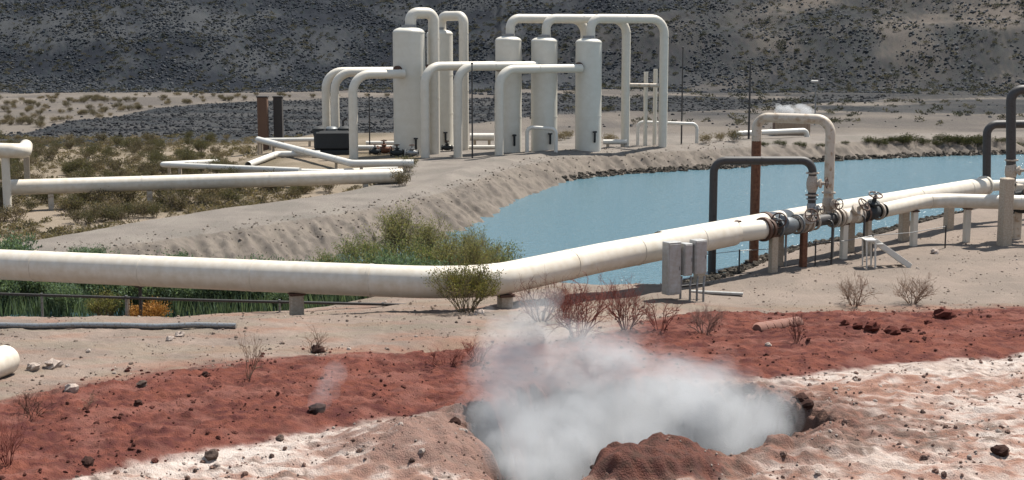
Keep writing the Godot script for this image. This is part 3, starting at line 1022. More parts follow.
func valve_station() -> void:
	var s0 := at_h(765, 229.5, 1.6)
	var s1 := at_h(882, 210.5, 1.66)
	var dir := (s1 - s0).normalized()
	var len := s0.distance_to(s1)
	var at := func(t: float) -> Vector3: return s0 + dir * len * t
	# spools between valves
	var line := thing("valve_spool", "dark bare pipe spool joining the valves of the station", "pipe", s0)
	var b := MB.new()
	b.tube([dir * 0.05, dir * len * 0.99], 0.17, 16)
	part("spool_pipe", b, M.dark, line)
	for t in [0.03, 0.30, 0.34, 0.56, 0.60, 0.83, 0.96]:
		flange(line, dir * len * t, dir, 0.29, M.valve if int(t * 100) % 2 == 0 else M.flange, 0.09)
	var jacket := MB.new()
	jacket.tube([dir * len * 0.61, dir * len * 0.78], 0.245, 18)
	part("cream_jacket", jacket, M.clad_b, line)
	gate_valve(at.call(0.17), dir, 0.27, "blue grey gate valve next to the pipeline's tapered end", M.blue_steel, Vector3(-0.5, 0.35, 0.8))
	gate_valve(at.call(0.32), dir, 0.24, "cream gate valve above the rusty stand", M.valve, Vector3(0.15, 0.5, 0.85))
	gate_valve(at.call(0.70), dir, 0.26, "cream gate valve below the tan pipe loop", M.valve, Vector3(0.55, 0.6, 0.55))
	gate_valve(at.call(0.90), dir, 0.25, "dark gate valve above the small steps", M.black, Vector3(0.1, 0.9, 0.35))
	# pedestals
	for p in [[0.315, 0.19, M.rust, "rusty steel stand under the flanged valve pair"], [0.66, 0.2, M.clad_b, "cream steel stand under the jacketed valve"], [0.88, 0.16, M.concrete, "grey stand beside the small steps under the dark valve"], [0.07, 0.22, M.concrete, "concrete stand under the pipeline's tapered end"]]:
		var q: Vector3 = at.call(p[0])
		q.y -= 0.2
		post("valve_stand", p[3], q, height(q.x, -q.z), p[1], p[2], "stand", "stands under the valve station")
	# dark loop: rises from the vertical valve, runs left, drops behind the pipeline
	var v0: Vector3 = at.call(0.42)
	var d0 := -v0.z
	var foot_px := 512.0 + v0.x / (d0 * cos(pitch) + (EYE.y - v0.y) * sin(pitch)) * F
	
	var top := at_d(813, 160.5, d0)
	var base := Vector3(top.x, v0.y, -d0)
	var lx := at_d(714, 160.5, 42.6)
	var foot := ground(lx.x, 42.6) - Vector3(0, 0.15, 0)
	simple_pipe("pipe_loop", "dark brown pipe loop bending over from the upright valves to the pond side", [foot, Vector3(lx.x, top.y, lx.z), top, base], 0.125, M.dark, 0.36, 5.0)
	var hv := at_d(813.5, 184, d0)
	gate_valve(Vector3(base.x, hv.y, base.z), Vector3.UP, 0.18, "tan upright gate valve with side wheel on the dark loop", M.valve, Vector3(0.9, 0.1, 0.45))
	gate_valve(Vector3(base.x, at_d(813, 208, d0).y, base.z), Vector3.UP, 0.15, "rust brown upright valve at the foot of the dark loop", M.steel, Vector3(0.75, -0.05, 0.65))
	# tan loop
	var v1: Vector3 = at.call(0.60)
	var d1 := -v1.z
	var t1 := at_d(831, 119.5, d1)
	var t0 := at_d(757, 119.5, 44.6)
	t0.y = t1.y
	var foot1 := ground(t0.x, 44.6) - Vector3(0, 0.15, 0)
	var o := simple_pipe("pipe_loop", "tall tan pipe loop with a rusty leg over the valve station", [Vector3(t1.x, v1.y, -d1), t1, t0, Vector3(t0.x, t0.y - 0.75, t0.z)], 0.155, M.tan_pipe, 0.46, 6.0)
	var leg := MB.new()
	leg.tube([Vector3(t0.x, t0.y - 0.74, t0.z) - o.position, foot1 - o.position], 0.155, 16)
	part("rusty_leg", leg, M.rust, o, "rusty brown upright leg")
	gate_valve(Vector3(t1.x, at_d(831, 204, d1).y, -d1), Vector3.UP, 0.19, "rusty upright gate valve at the foot of the tan loop", M.valve, Vector3(0.5, 0.1, 0.85))
	# small crossing pipes and instruments around the station
	var side := Vector3(dir.z, 0, -dir.x)
	for k in 5:
		var q: Vector3 = at.call([0.24, 0.48, 0.64, 0.76, 0.95][k])
		var st := thing("drain_pipe", ["thin drain pipe hanging below the blue grey valve", "thin dark drain pipe below the upright valves", "thin drain pipe below the jacketed valve", "thin bent drain pipe beside the cream stand", "thin drain pipe above the small steps"][k], "pipe", q)
		var mb := MB.new()
		var s: Vector3 = side * (0.32 if k % 2 == 0 else -0.32)
		mb.tube(bent([Vector3.ZERO, s, s + Vector3(0, height(q.x + s.x, -q.z - s.z) - q.y - 0.05, 0)], 0.12, 4), 0.035, 8)
		part("tube", mb, M.dark if k % 2 else M.steel, st)
	# steps over the pipe
	var f := on_ground(872, 268)
	var e := on_ground(906, 267)
	var s0b := thing("steps", "small white metal steps with dark treads beside the dark valve", "steps", f)
	var tl := at_d(872, 241, -f.z) - f
	var run := e - f
	for w in [0.0, -0.5]:
		var mb := MB.new()
		var z := Vector3(0.1, 0, w)
		var dn: Vector3 = run + z + Vector3(0, 0.03, 0) - tl - z
		mb.box(tl + z + dn * 0.5, Vector3(dn.length(), 0.17, 0.04), Basis(Vector3.BACK, atan2(dn.y, dn.x)), 0.006)
		mb.tube([tl + z + Vector3(0.0, 0.0, 0.0), tl + z - Vector3(0.26, 0, 0)], 0.025, 6)
		mb.tube([tl + z - Vector3(0.26, 0, 0), z - Vector3(0.26, 0.05, 0)], 0.025, 6)
		mb.tube([tl + z, z + Vector3(0, -0.05, 0)], 0.03, 6)
		part("side_rail", mb, M.white, s0b)
	for k in 4:
		var c := tl.lerp(run, (k + 0.6) / 4.4) + Vector3(0.1, 0.0, -0.25)
		var mb := MB.new()
		mb.box(c, Vector3(0.2, 0.05, 0.5), Basis(), 0.008)
		part("tread", mb, M.white, s0b)
	var pl := MB.new()
	pl.box(tl + Vector3(-0.03, 0.02, -0.25), Vector3(0.34, 0.03, 0.52), Basis(), 0.005)
	part("platform", pl, M.white, s0b)
	# guard cable on thin stakes along the station
	var cab := thing("guard_cable", "thin pale cable on stakes in front of the valve station", "cable", on_ground(672, 268))
	var prev := Vector3.ZERO
	var first := true
	for p in [[672, 268, 0.75], [739, 266, 0.75], [815, 258, 0.75], [872, 250, 0.75], [945, 240, 0.75]]:
		var q := on_ground(p[0], p[1] + 8.0)
		var mb := MB.new()
		mb.tube([q - cab.position - Vector3(0, 0.1, 0), q - cab.position + Vector3(0, p[2], 0)], 0.025, 6)
		part("stake", mb, M.dark, cab)
		var tp: Vector3 = q - cab.position + Vector3(0, p[2] - 0.04, 0)
		if not first:
			var w := MB.new()
			w.tube([prev, prev.lerp(tp, 0.5) - Vector3(0, 0.06, 0), tp], 0.012, 5)
			part("wire", w, M.steel, cab)
		prev = tp
		first = false

func right_pipes() -> void:
	var a := at_d(987, 178, 52.0)
	var at := at_d(987, 124.5, 52.0)
	var ar := at_d(1080, 123.5, 52.4)
	simple_pipe("pipe_loop", "lower dark grey pipe rising from the back pipeline's end collar and bending right", [Vector3(a.x, 1.75, a.z), at, ar, ar + Vector3(0.02, -2.4, 0)], 0.15, M.dark, 0.36, 6.0)
	var p1 := on_ground(1004, 246)
	var pil := thing("pillar", "tall pale concrete pillar beside the short pipeline", "pillar", p1, 0.3)
	var top := at_d(1004, 178, -p1.z)
	var mb := MB.new()
	mb.box(Vector3(0, (top.y - p1.y) * 0.5 - 0.1, 0), Vector3(0.36, top.y - p1.y + 0.2, 0.36), Basis(), 0.03)
	part("column", mb, M.concrete, pil)
	var p2 := on_ground(1015, 239)
	var pil2 := thing("pillar", "stained tan pillar behind the pale concrete one", "pillar", p2, 0.3)
	var top2 := at_d(1015, 184, -p2.z)
	var mb2 := MB.new()
	mb2.box(Vector3(0, (top2.y - p2.y) * 0.5 - 0.1, 0), Vector3(0.3, top2.y - p2.y + 0.2, 0.3), Basis(), 0.03)
	part("column", mb2, M.tan_pipe, pil2)
	var dd := -p2.z
	var v := at_d(1011, 171, dd)
	var b0 := at_d(1011, 186, dd)
	var b1 := at_d(1011, 90, dd)
	var b2 := at_d(1090, 88, dd)
	simple_pipe("pipe_loop", "upper dark brown pipe standing on the tan valve and bending right", [b0, b1, b2, b2 + Vector3(0.02, -2.9, 0)], 0.16, M.dark, 0.36, 6.0)
	gate_valve(v, Vector3.UP, 0.2, "tan gate valve on top of the pillars at the upper dark pipe", M.valve, Vector3(0.8, 0.1, 0.55))
	for k in 2:
		var q := at_d(1022, 195 + k * 14, dd - 0.3)
		gate_valve(q, Vector3(1, 0, 0.1), 0.15, ["small black valve on the short pipeline beside the stained pillar", "small dark drain valve below the short pipeline at the stained pillar"][k], M.black, Vector3(0.1, 0.4, 0.9))

func separators() -> void:
	var C := []
	var xs := [508.5, 544.0, 588.0]
	var lab := ["cream separator tank with the leftmost loop of the three equal tanks", "middle one of the three equal cream separator tanks", "cream separator tank with a rusty inlet stain, next to the two tall pipe legs"]
	for k in 3:
		var p := at_d(xs[k], 150, 78.0)
		var g := ground(p.x, 78.0)
		var top := at_d(xs[k], 36 + k * 1.0, 78.0).y
		var c := vessel(lab[k], g, 0.725, top - g.y, 5.65 - g.y, Vector3(-0.7, 0, 0.7))
		C.append([g, top])
	# outlet loops of the three
	var ends := [585.0, 626.5, 664.5]
	var ol := ["cream outlet pipe arching from the leftmost equal tank to behind the rust stained tank", "cream outlet pipe arching from the middle tank to the inner tall leg", "cream outlet pipe arching from the rust stained tank to the outer tall leg"]
	for k in 3:
		var g: Vector3 = C[k][0]
		var top: float = C[k][1]
		var hi := at_d(600, 18.5, 78.0).y
		var e := at_d(ends[k], 18, 80.3)
		var f := ground(e.x, 80.3) - Vector3(0, 0.15, 0)
		var start := Vector3(g.x + 0.1, top - 0.15, g.z)
		simple_pipe("outlet_pipe", ol[k], [start, Vector3(start.x, hi, start.z), Vector3(e.x, hi, e.z), f], 0.25, M.clad_b, 0.85, 3.2, "", 18)
	# the pair on the left
	var ga := ground(at_d(410, 150, 76.0).x, 76.0)
	var ta := at_d(410, 27, 76.0).y
	vessel("wide cream separator tank, the largest, with weld bands", ga, 0.865, ta - ga.y, 5.5 - ga.y, Vector3(-0.6, 0, 0.8))
	var gb := ground(at_d(440.5, 150, 80.5).x, 80.5)
	var tb := at_d(440.5, 29.5, 80.5).y
	vessel("narrow cream separator tank half hidden behind the wide one's pipe", gb, 0.74, tb - gb.y, 5.5 - gb.y, Vector3(-0.7, 0, 0.7))
	var hi2 := at_d(420, 13, 76.0).y
	var e2 := at_d(433.5, 13, 76.6)
	simple_pipe("outlet_pipe", "thick cream outlet pipe looping over the wide tank's head", [Vector3(ga.x + 0.1, ta - 0.15, ga.z), Vector3(ga.x + 0.1, hi2, ga.z), Vector3(e2.x, hi2, e2.z), ground(e2.x, 76.6) - Vector3(0, 0.15, 0)], 0.3, M.clad_b, 0.42, 3.2, "", 18)
	var hi3 := at_d(450, 16, 80.0).y
	var e3 := at_d(463.5, 16, 79.4)
	simple_pipe("outlet_pipe", "cream outlet pipe looping over the narrow tank's head", [Vector3(gb.x + 0.1, tb - 0.15, gb.z), Vector3(gb.x + 0.1, hi3, gb.z), Vector3(e3.x, hi3, e3.z), ground(e3.x, 79.4) - Vector3(0, 0.15, 0)], 0.27, M.clad_b, 0.4, 3.2, "", 18)
	# inlet pipes: a riser that bends over to each tank
	var inl := [[424.5, 66.5, 74.0, 497.0, 77.0, "bent inlet pipe to the leftmost equal tank"], [457.5, 66.5, 74.4, 536.0, 77.0, "bent inlet pipe to the middle equal tank"], [499.0, 69.5, 74.2, 581.0, 77.3, "bent inlet pipe to the rust stained tank"], [352.5, 74.5, 73.6, 404.0, 74.95, "bent inlet pipe to the wide tank, in front of its pair"], [334.5, 72.5, 78.6, 436.0, 79.8, "inner one of two bent inlet pipes behind the black machine"], [325.5, 71.5, 79.6, 436.0, 81.8, "outer one of two bent inlet pipes behind the black machine"]]
	for q in inl:
		var top := at_d(q[0], q[1], q[2])
		var e := at_d(q[3], q[1] + 0.5, q[4])
		e.y = top.y
		var f := ground(top.x, q[2]) - Vector3(0, 0.15, 0)
		simple_pipe("inlet_pipe", "cream " + q[5], [f, top, e], 0.235, M.clad_b, 0.95, 3.4, "", 18)
	# small pipes right of the tanks
	for q in [[646.0, 72.0, 81.0, "slim cream vent pipe between the two tall legs, lower one"], [655.5, 69.0, 81.3, "slim cream vent pipe between the two tall legs, taller one"]]:
		var tp := at_d(q[0], q[1], q[2])
		simple_pipe("vent_pipe", q[3], [ground(tp.x, q[2]) - Vector3(0, 0.15, 0), tp], 0.12, M.clad_b, 0.3, 3.0)
	var b := at_d(626, 85, 80.3)
	var e4 := at_d(664, 85.5, 80.3)
	simple_pipe("cross_pipe", "short rust stained pipe joining the two tall legs", [b, e4], 0.11, M.tan_pipe, 0.2, 5.0)
	for q in [[638.0, 697.0, 122.0, 83.0, "low cream hoop pipe beside the outer tall leg"], [527.0, 556.0, 127.0, 76.2, "low cream hoop pipe in front of the middle equal tank"]]:
		var p0 := at_d(q[0], q[2], q[3])
		var p1 := at_d(q[1], q[2] + 2.0, q[3])
		simple_pipe("hoop_pipe", q[4], [ground(p0.x, q[3]) - Vector3(0, 0.1, 0), p0, p1, ground(p1.x, q[3]) - Vector3(0, 0.1, 0)], 0.1, M.white, 0.3, 5.0)
	# ground level piping and valves between the tanks
	for q in [[358, 420, 147.5, 77.0, 0.13, "low white pipe at the foot of the wide tank"], [470, 494, 137.0, 83.0, 0.22, "short thick white pipe lying beyond the inlet pipes"], [430, 497, 149.5, 80.0, 0.12, "low white pipe behind the inlet pipes"], [603, 627, 142.0, 80.0, 0.14, "low white pipe between the rust stained tank and the tall legs"], [366, 396, 143.0, 81.0, 0.12, "low white pipe behind the small valves"]]:
		var a := at_d(q[0], q[2], q[3])
		var z := at_d(q[1], q[2], q[3])
		a.y = maxf(height(a.x, q[3]) + q[4] * 0.9, a.y); z.y = a.y
		var o := simple_pipe("ground_pipe", q[5], [a, z], q[4], M.white, 0.2, 6.0)
		for t in [0.2, 0.8]:
			var p := a.lerp(z, t)
			var mb := MB.new()
			mb.box(Vector3(p.x, (p.y + height(p.x, -p.z)) * 0.5 - 0.1, p.z) - a, Vector3(0.16, p.y - height(p.x, -p.z) + 0.2, 0.16), Basis(), 0.01)
			part("foot", mb, M.concrete, o)
	var vlab := ["rusty valve with an upright stem beside the wide tank", "small dark valve left of the wide tank's foot", "black valve at the foot of the wide tank", "grey valve under the wide tank's front pipe", "dark valve at the foot of the narrow tank"]
	for k in 5:
		var q: Array = [[384, 146, 76.5, 0.2, M.rust], [375, 149, 76.0, 0.15, M.black], [397, 149, 74.8, 0.17, M.black], [412, 150, 74.6, 0.17, M.steel], [447, 146, 78.6, 0.15, M.black]][k]
		var p := at_d(q[0], q[1], q[2])
		p.y = height(p.x, q[2]) + q[3] * 1.25
		gate_valve(p, Vector3(1, 0, 0.2), q[3], vlab[k], q[4], Vector3(0, 1, 0.1))

func left_yard() -> void:
	# long pipe behind the dyke
	var h := 1.05
	var a := at_d(8, 187.5, 56.0)
	var e := at_d(402, 175.5, 60.8)
	var o := simple_pipe("steam_pipeline", "cream pipeline beyond the dyke crossing the brush", [a, e], 0.31, M.clad, 0.3, 5.2, "", 22)
	for t in [0.1, 0.34, 0.9]:
		var p := a.lerp(e, t)
		p.y -= 0.3
		post("pipe_sleeper", "low concrete block under the pipeline beyond the dyke", p, height(p.x, -p.z), 0.22, M.tan_pipe, "block", "blocks under the pipeline beyond the dyke", false)
	# rising end at the left
	var r0 := at_d(5, 187.5, 55.9)
	var r1 := at_d(5, 160, 55.4)
	var u0 := at_d(-70, 148.5, 54.6)
	var u1 := at_d(24, 151, 55.0)
	var u2 := at_d(26, 146, 63.0)
	simple_pipe("pipe_bend", "cream overhead pipe with a rounded bend above the brush", [u0, u1, u2], 0.29, M.clad, 0.45, 9.0, "", 20)
	var up := at_d(5, 154, 55.0)
	simple_pipe("riser_pipe", "upright cream pipe under the overhead bend", [Vector3(up.x, height(up.x, 55.0) - 0.15, up.z), up], 0.16, M.clad_b, 0.3, 6.0)
	for q in [[26, 150, 61.5, "second post holding the overhead pipe's far end"]]:
		var p := at_d(q[0], q[1], q[2])
		p.y -= 0.28
		post("pipe_sleeper", q[3], p, height(p.x, -p.z), 0.25, M.concrete, "post", "", false)
	# thin lines
	var lines := [
		[[[414, 163, 66.0], [352, 163.5, 66.0], [262, 140.5, 80.0], [258, 139.5, 80.5]], 0.17, "diagonal cream pipe crossing in front of the black machine"],
		[[[232, 170, 66.0], [330, 172.5, 66.0], [398, 171, 66.5]], 0.15, "thin cream pipe just behind the brush pipeline"],
		[[[248, 165, 68.0], [276, 154.5, 74.0], [320, 153.5, 74.0]], 0.16, "short bent cream pipe left of the black machine"],
		[[[218, 161.5, 72.0], [160, 164.5, 68.0], [300, 170.5, 64.0]], 0.13, "thin cream pipe folded into a sharp corner in the brush"],
		[[[262, 140.0, 82.0], [318, 139.5, 82.0]], 0.12, "thin level cream pipe behind the timber posts"]]
	for l in lines:
		var pts := []
		for p in l[0]:
			var w := at_d(p[0], p[1], p[2])
			w.y = maxf(w.y, height(w.x, p[2]) + l[1] + 0.03)
			pts.append(w)
		var ob := simple_pipe("field_pipe", l[2], pts, l[1], M.white, 0.35, 5.0, "", 14)
		for k in pts.size() - 1:
			for t in [0.15, 0.85]:
				var p: Vector3 = pts[k].lerp(pts[k + 1], t)
				var gy := height(p.x, -p.z)
				var mb := MB.new()
				mb.box(Vector3(p.x, (p.y + gy) * 0.5 - 0.1, p.z) - pts[0], Vector3(0.14, p.y - gy + 0.18, 0.14), Basis(), 0.01)
				part("foot", mb, M.concrete, ob)
	# black machine: a skid with housings
	var m := at_d(332, 152, 76.6)
	m.y = height(m.x, 76.6)
	var k := thing("pump_unit", "black machine with bulging housings behind the diagonal pipe", "pump", m, 0.12)
	k.scale = Vector3.ONE * 1.12
	var sk := MB.new()
	sk.box(Vector3(0, 0.08, 0), Vector3(2.0, 0.26, 1.1), Basis(), 0.03)
	part("skid", sk, M.black, k)
	var bd := MB.new()
	bd.box(Vector3(0.02, 0.68, 0), Vector3(1.75, 0.95, 0.9), Basis(), 0.12)
	part("housing", bd, M.black, k)
	for x in [-0.62, 0.0, 0.6]:
		var c := MB.new()
		c.lathe([Vector2(0.26, 0.9), Vector2(0.3, 1.1), Vector2(0.3, 1.25), Vector2(0.2, 1.34), Vector2(0.001, 1.36)], Transform3D(Basis(), Vector3(x, 0, 0.05 * sin(x * 9.0))), 14)
		part("cylinder_cover", c, M.blue_steel if x == 0.0 else M.black, k)
	var ex := MB.new()
	ex.tube(bent([Vector3(0.55, 0.9, -0.2), Vector3(0.55, 1.6, -0.2), Vector3(0.75, 1.75, -0.2)], 0.1, 4), 0.06, 8)
	part("exhaust", ex, M.dark, k)
	var fw := MB.new()
	fw.lathe([Vector2(0.001, -0.06), Vector2(0.36, -0.06), Vector2(0.36, 0.06), Vector2(0.001, 0.06)], Transform3D(Basis(Vector3.BACK, PI / 2), Vector3(0.98, 0.65, 0.1)), 18)
	part("flywheel", fw, M.blue_steel, k)
	# timber posts
	for q in [[262.5, 97, 141, 84.0, 0.58, M.wood, "reddish brown timber post, twin of the blackened one"], [278.0, 97, 140, 84.5, 0.52, M.wood_dark, "blackened timber post beside the reddish one"]]:
		var t := at_d(q[0], q[1], q[3])
		var g := ground(t.x, q[3])
		var ob := thing("timber_post", q[6], "post", g)
		var mb := MB.new()
		mb.box(Vector3(0, (t.y - g.y) * 0.5 - 0.1, 0), Vector3(q[4], t.y - g.y + 0.2, q[4]), Basis(), 0.03)
		part("shaft", mb, q[5], ob)
		var cp := MB.new()
		cp.box(Vector3(0, t.y - g.y + 0.02, 0), Vector3(q[4] * 1.15, 0.09, q[4] * 1.15), Basis(), 0.02)
		part("cap", cp, M.wood_dark, ob)
	# small instrument pole
	var ip := at_d(369, 95, 80.0)
	single_pole("instrument_pole", "thin grey instrument pole beside the black machine", ip, 0.04)

func single_pole(called: String, label: String, top: Vector3, r: float, lamp := false) -> void:
	var g := ground(top.x, -top.z)
	var o := thing(called, label, "pole", g)
	var b := MB.new()
	b.tube([Vector3(0, -0.2, 0), Vector3(0, (top.y - g.y) * 0.5, 0), Vector3(0, top.y - g.y, 0)], [r, r * 0.9, r * 0.75], 8)
	part("shaft", b, M.dark if not lamp else M.steel, o)
	var c := MB.new()
	if lamp:
		c.box(Vector3(-0.12, top.y - g.y + 0.06, 0.05), Vector3(0.5, 0.14, 0.3), Basis(), 0.03)
		part("lamp_head", c, M.white, o)
	else:
		c.lathe([Vector2(r, 0), Vector2(r * 1.5, 0.02), Vector2(r * 1.5, 0.08), Vector2(0.001, 0.1)], Transform3D(Basis(), Vector3(0, top.y - g.y - 0.02, 0)), 8)
		part("cap", c, M.dark, o)

func far_things() -> void:
	single_pole("utility_pole", "tall thin dark pole beyond the low hoop pipe", at_d(683, 48, 84.0), 0.05)
	single_pole("utility_pole", "tall thin dark pole rising behind the tan loop's rusty leg", at_d(750.5, 62, 88.0), 0.07)
	single_pole("utility_pole", "short grey pole with a pale lamp head beyond the steaming well box", at_d(816, 82, 104.0), 0.06, true)
	single_pole("utility_pole", "thin dark pole in front of the inlet pipe risers", at_d(472, 64, 73.9), 0.045)
	# timber well box
	var p := at_d(791, 132, 92.0)
	p.y = height(p.x, 92.0)
	var o := thing("well_box", "weathered timber well box with steam above, across the pond", "box", p)
	for k in 11:
		var mb := MB.new()
		mb.box(Vector3(-1.05 + k * 0.21, 0.35, 0.5), Vector3(0.185, 1.0 + 0.05 * sin(k * 5.0), 0.05), Basis(), 0.008)
		part("board", mb, M.board, o)
	for s in [-1.1, 1.1]:
		var mb := MB.new()
		mb.box(Vector3(s, 0.35, 0.0), Vector3(0.05, 1.0, 1.0), Basis(), 0.008)
		part("side_panel", mb, M.wood, o)
	var bk := MB.new()
	bk.box(Vector3(0, 0.35, -0.5), Vector3(2.2, 1.0, 0.05), Basis(), 0.008)
	part("back_panel", bk, M.board, o)
	var a := at_d(736, 137.5, 88.0)
	var e := at_d(806, 134.5, 90.0)
	a.y = height(a.x, 88.0) + 0.35; e.y = height(e.x, 90.0) + 0.42
	simple_pipe("field_pipe", "white pipe across the pond with bent down ends by the well box", [Vector3(a.x - 0.02, height(a.x, 88.0) - 0.15, a.z), a, e, Vector3(e.x + 0.1, height(e.x, 90.0) - 0.15, e.z)], 0.17, M.white, 0.3, 5.0)

func near_details() -> void:
	# cabinets on a stand
	var g := on_ground(682, 299)
	var d := -g.z
	var o := thing("electric_cabinet", "row of three grey electrical boxes on a stand before the pipeline", "cabinet", g, 0.0)
	var turn := Basis(Vector3.UP, 0.5)
	var specs := [[671.5, 241.5, 294, 0.40, 0.2], [685.5, 243, 275, 0.24, 0.1], [698, 239.5, 273, 0.36, 0.0]]
	for s in specs:
		var t := at_d(s[0], s[1], d - s[4])
		var bt := at_d(s[0], s[2], d - s[4])
		var mb := MB.new()
		var c := (t + bt) * 0.5 - g
		mb.box(c, Vector3(s[3], t.y - bt.y, 0.3), turn, 0.012)
		var bx := part("box", mb, M.box_grey, o)
		var dr := MB.new()
		dr.box(c + turn * Vector3(0, 0, 0.158), Vector3(s[3] * 0.88, (t.y - bt.y) * 0.92, 0.012), turn, 0.004)
		part("door", dr, M.box_grey, bx)
		var hd := MB.new()
		hd.box(c + turn * Vector3(s[3] * 0.34, 0, 0.175), Vector3(0.02, 0.1, 0.02), turn, 0.004)
		part("handle", hd, M.steel, bx)
	for x in [-0.05, 0.2, 0.38, 0.55]:
		var mb := MB.new()
		mb.tube(bent([Vector3(x, -0.1, 0.05), Vector3(x, 0.35, 0.05), Vector3(x + 0.03, 0.6, 0.0)], 0.1, 4), 0.03, 8)
		part("conduit", mb, M.steel, o)
	var rail := MB.new()
	rail.box(Vector3(0.15, 0.32, -0.14), Vector3(1.15, 0.06, 0.05), turn, 0.008)
	part("stand_rail", rail, M.dark, o)
	# channel lying on the soil
	var c0 := on_ground(690, 292)
	var c1 := on_ground(743, 296.5)
	var ch := MB.new()
	var mid := (c0 + c1) * 0.5
	ch.box(Vector3.ZERO, Vector3(c0.distance_to(c1), 0.07, 0.14), Basis(), 0.012)
	single("metal_channel", ch, M.box_grey, "grey metal channel lying on the soil by the electrical boxes", "channel", mid + Vector3(0, 0.04, 0), -atan2((c1 - c0).z, (c1 - c0).x))
	# thin pipe rack left of the boxes
	var rk := thing("pipe_rack", "low thin dark rail frame left of the electrical boxes", "rail", on_ground(640, 283))
	for x in [0.0, -0.55, -1.1]:
		var mb := MB.new()
		mb.tube([Vector3(x, -0.1, -x * 0.5), Vector3(x, 0.62, -x * 0.5)], 0.025, 6)
		part("upright", mb, M.dark, rk)
	for y in [0.58, 0.12]:
		var mb := MB.new()
		mb.tube([Vector3(0, y, 0), Vector3(-1.3, y, 0.65)], 0.025, 6)
		part("rail", mb, M.steel, rk)
	# conduit rail under the long pipeline
	var a := at_d(-60, 292, 34.9)
	var e := at_d(500, 307, 32.9)
	var cd := thing("conduit_rail", "thin dark conduit strung on posts under the pipeline before the reeds", "rail", a)
	var cb := MB.new()
	cb.tube([Vector3.ZERO, (e - a) * 0.5 - Vector3(0, 0.03, 0), e - a], 0.035, 8)
	part("conduit", cb, M.dark, cd)
	for t in [0.05, 0.19, 0.345, 0.62, 0.8]:
		var p := a.lerp(e, t)
		var mb := MB.new()
		mb.tube([Vector3(p.x, height(p.x, -p.z) - 0.15, p.z) - a, p - a + Vector3(0, 0.04, 0)], 0.03, 6)
		part("upright", mb, M.steel, cd)
	# T shaped dark stake and pale stake
	var tp := at_d(140, 286, 34.3)
	var tg := Vector3(tp.x, height(tp.x, 34.3) - 0.15, tp.z)
	var ts := thing("pipe_stake", "dark stake with a flat head under the pipeline at the orange bush", "stake", tg)
	var tb := MB.new()
	tb.tube([Vector3.ZERO, tp - tg], 0.045, 8)
	part("shaft", tb, M.dark, ts)
	var th := MB.new()
	th.box(tp - tg, Vector3(0.22, 0.06, 0.16), Basis(), 0.01)
	part("head", th, M.dark, ts)
	var wp := at_d(127, 298, 34.5)
	var wg := Vector3(wp.x, height(wp.x, 34.5) - 0.15, wp.z)
	var wb := MB.new()
	wb.box((wp - wg) * 0.5, Vector3(0.1, (wp - wg).y, 0.1), Basis(Vector3.UP, 0.4), 0.012)
	single("marker_post", wb, M.concrete, "short pale marker post left of the dark stake", "post", wg)
	# pale pipe lying along the bank
	var l0 := on_ground(-80, 329)
	var l1 := on_ground(236, 329)
	var lp := []
	for k in 9:
		var x := lerpf(l0.x, l1.x, k / 8.0)
		var dd := lerpf(-l0.z, -l1.z, k / 8.0)
		lp.append(Vector3(x, 0.5, -dd))
	for k in 9:
		lp[k].y = maxf(height(lp[k].x, -lp[k].z), height(lp[k].x, -lp[k].z + 0.1)) + 0.06
	var gp := MB.new()
	var gpl := []
	for p in lp: gpl.append(p - lp[0])
	gp.tube(gpl, 0.06, 12)
	single("ground_pipe", gp, M.steel, "thin pale pipe lying along the bank below the reeds", "pipe", lp[0])
	# broken off pipe end at the left edge
	var q0 := on_ground(-40, 392)
	var q1 := on_ground(10, 372)
	q0.y += 0.2; q1.y += 0.24
	var cut := MB.new()
	var ax := (q1 - q0).normalized()
	var cp := [Vector3(-ax * 1.2), Vector3.ZERO, q1 - q0 - ax * 0.12, q1 - q0 - ax * 0.04, q1 - q0]
	cut.tube(cp, [0.26, 0.26, 0.26, 0.22, 0.13], 20)
	single("pipe_stub", cut, M.clad, "rounded white pipe end lying on the tan soil", "pipe", q0)
	# half buried ribbed culvert pipe on the red bank
	var r0 := on_ground(757, 330)
	var r1 := on_ground(800, 324)
	var cu := thing("culvert_pipe", "half buried ribbed red brown pipe on the red soil bank", "pipe", r0 + Vector3(0, -0.02, 0))
	var dirc := (r1 - r0)
	for k in 6:
		var mb := MB.new()
		var s0 := dirc * (k / 6.0)
		var s1 := dirc * ((k + 0.86) / 6.0)
		mb.tube([s0, s0.lerp(s1, 0.15), s0.lerp(s1, 0.85), s1], [0.13, 0.165, 0.165, 0.13], 16)
		part("rib", mb, M.culvert, cu)


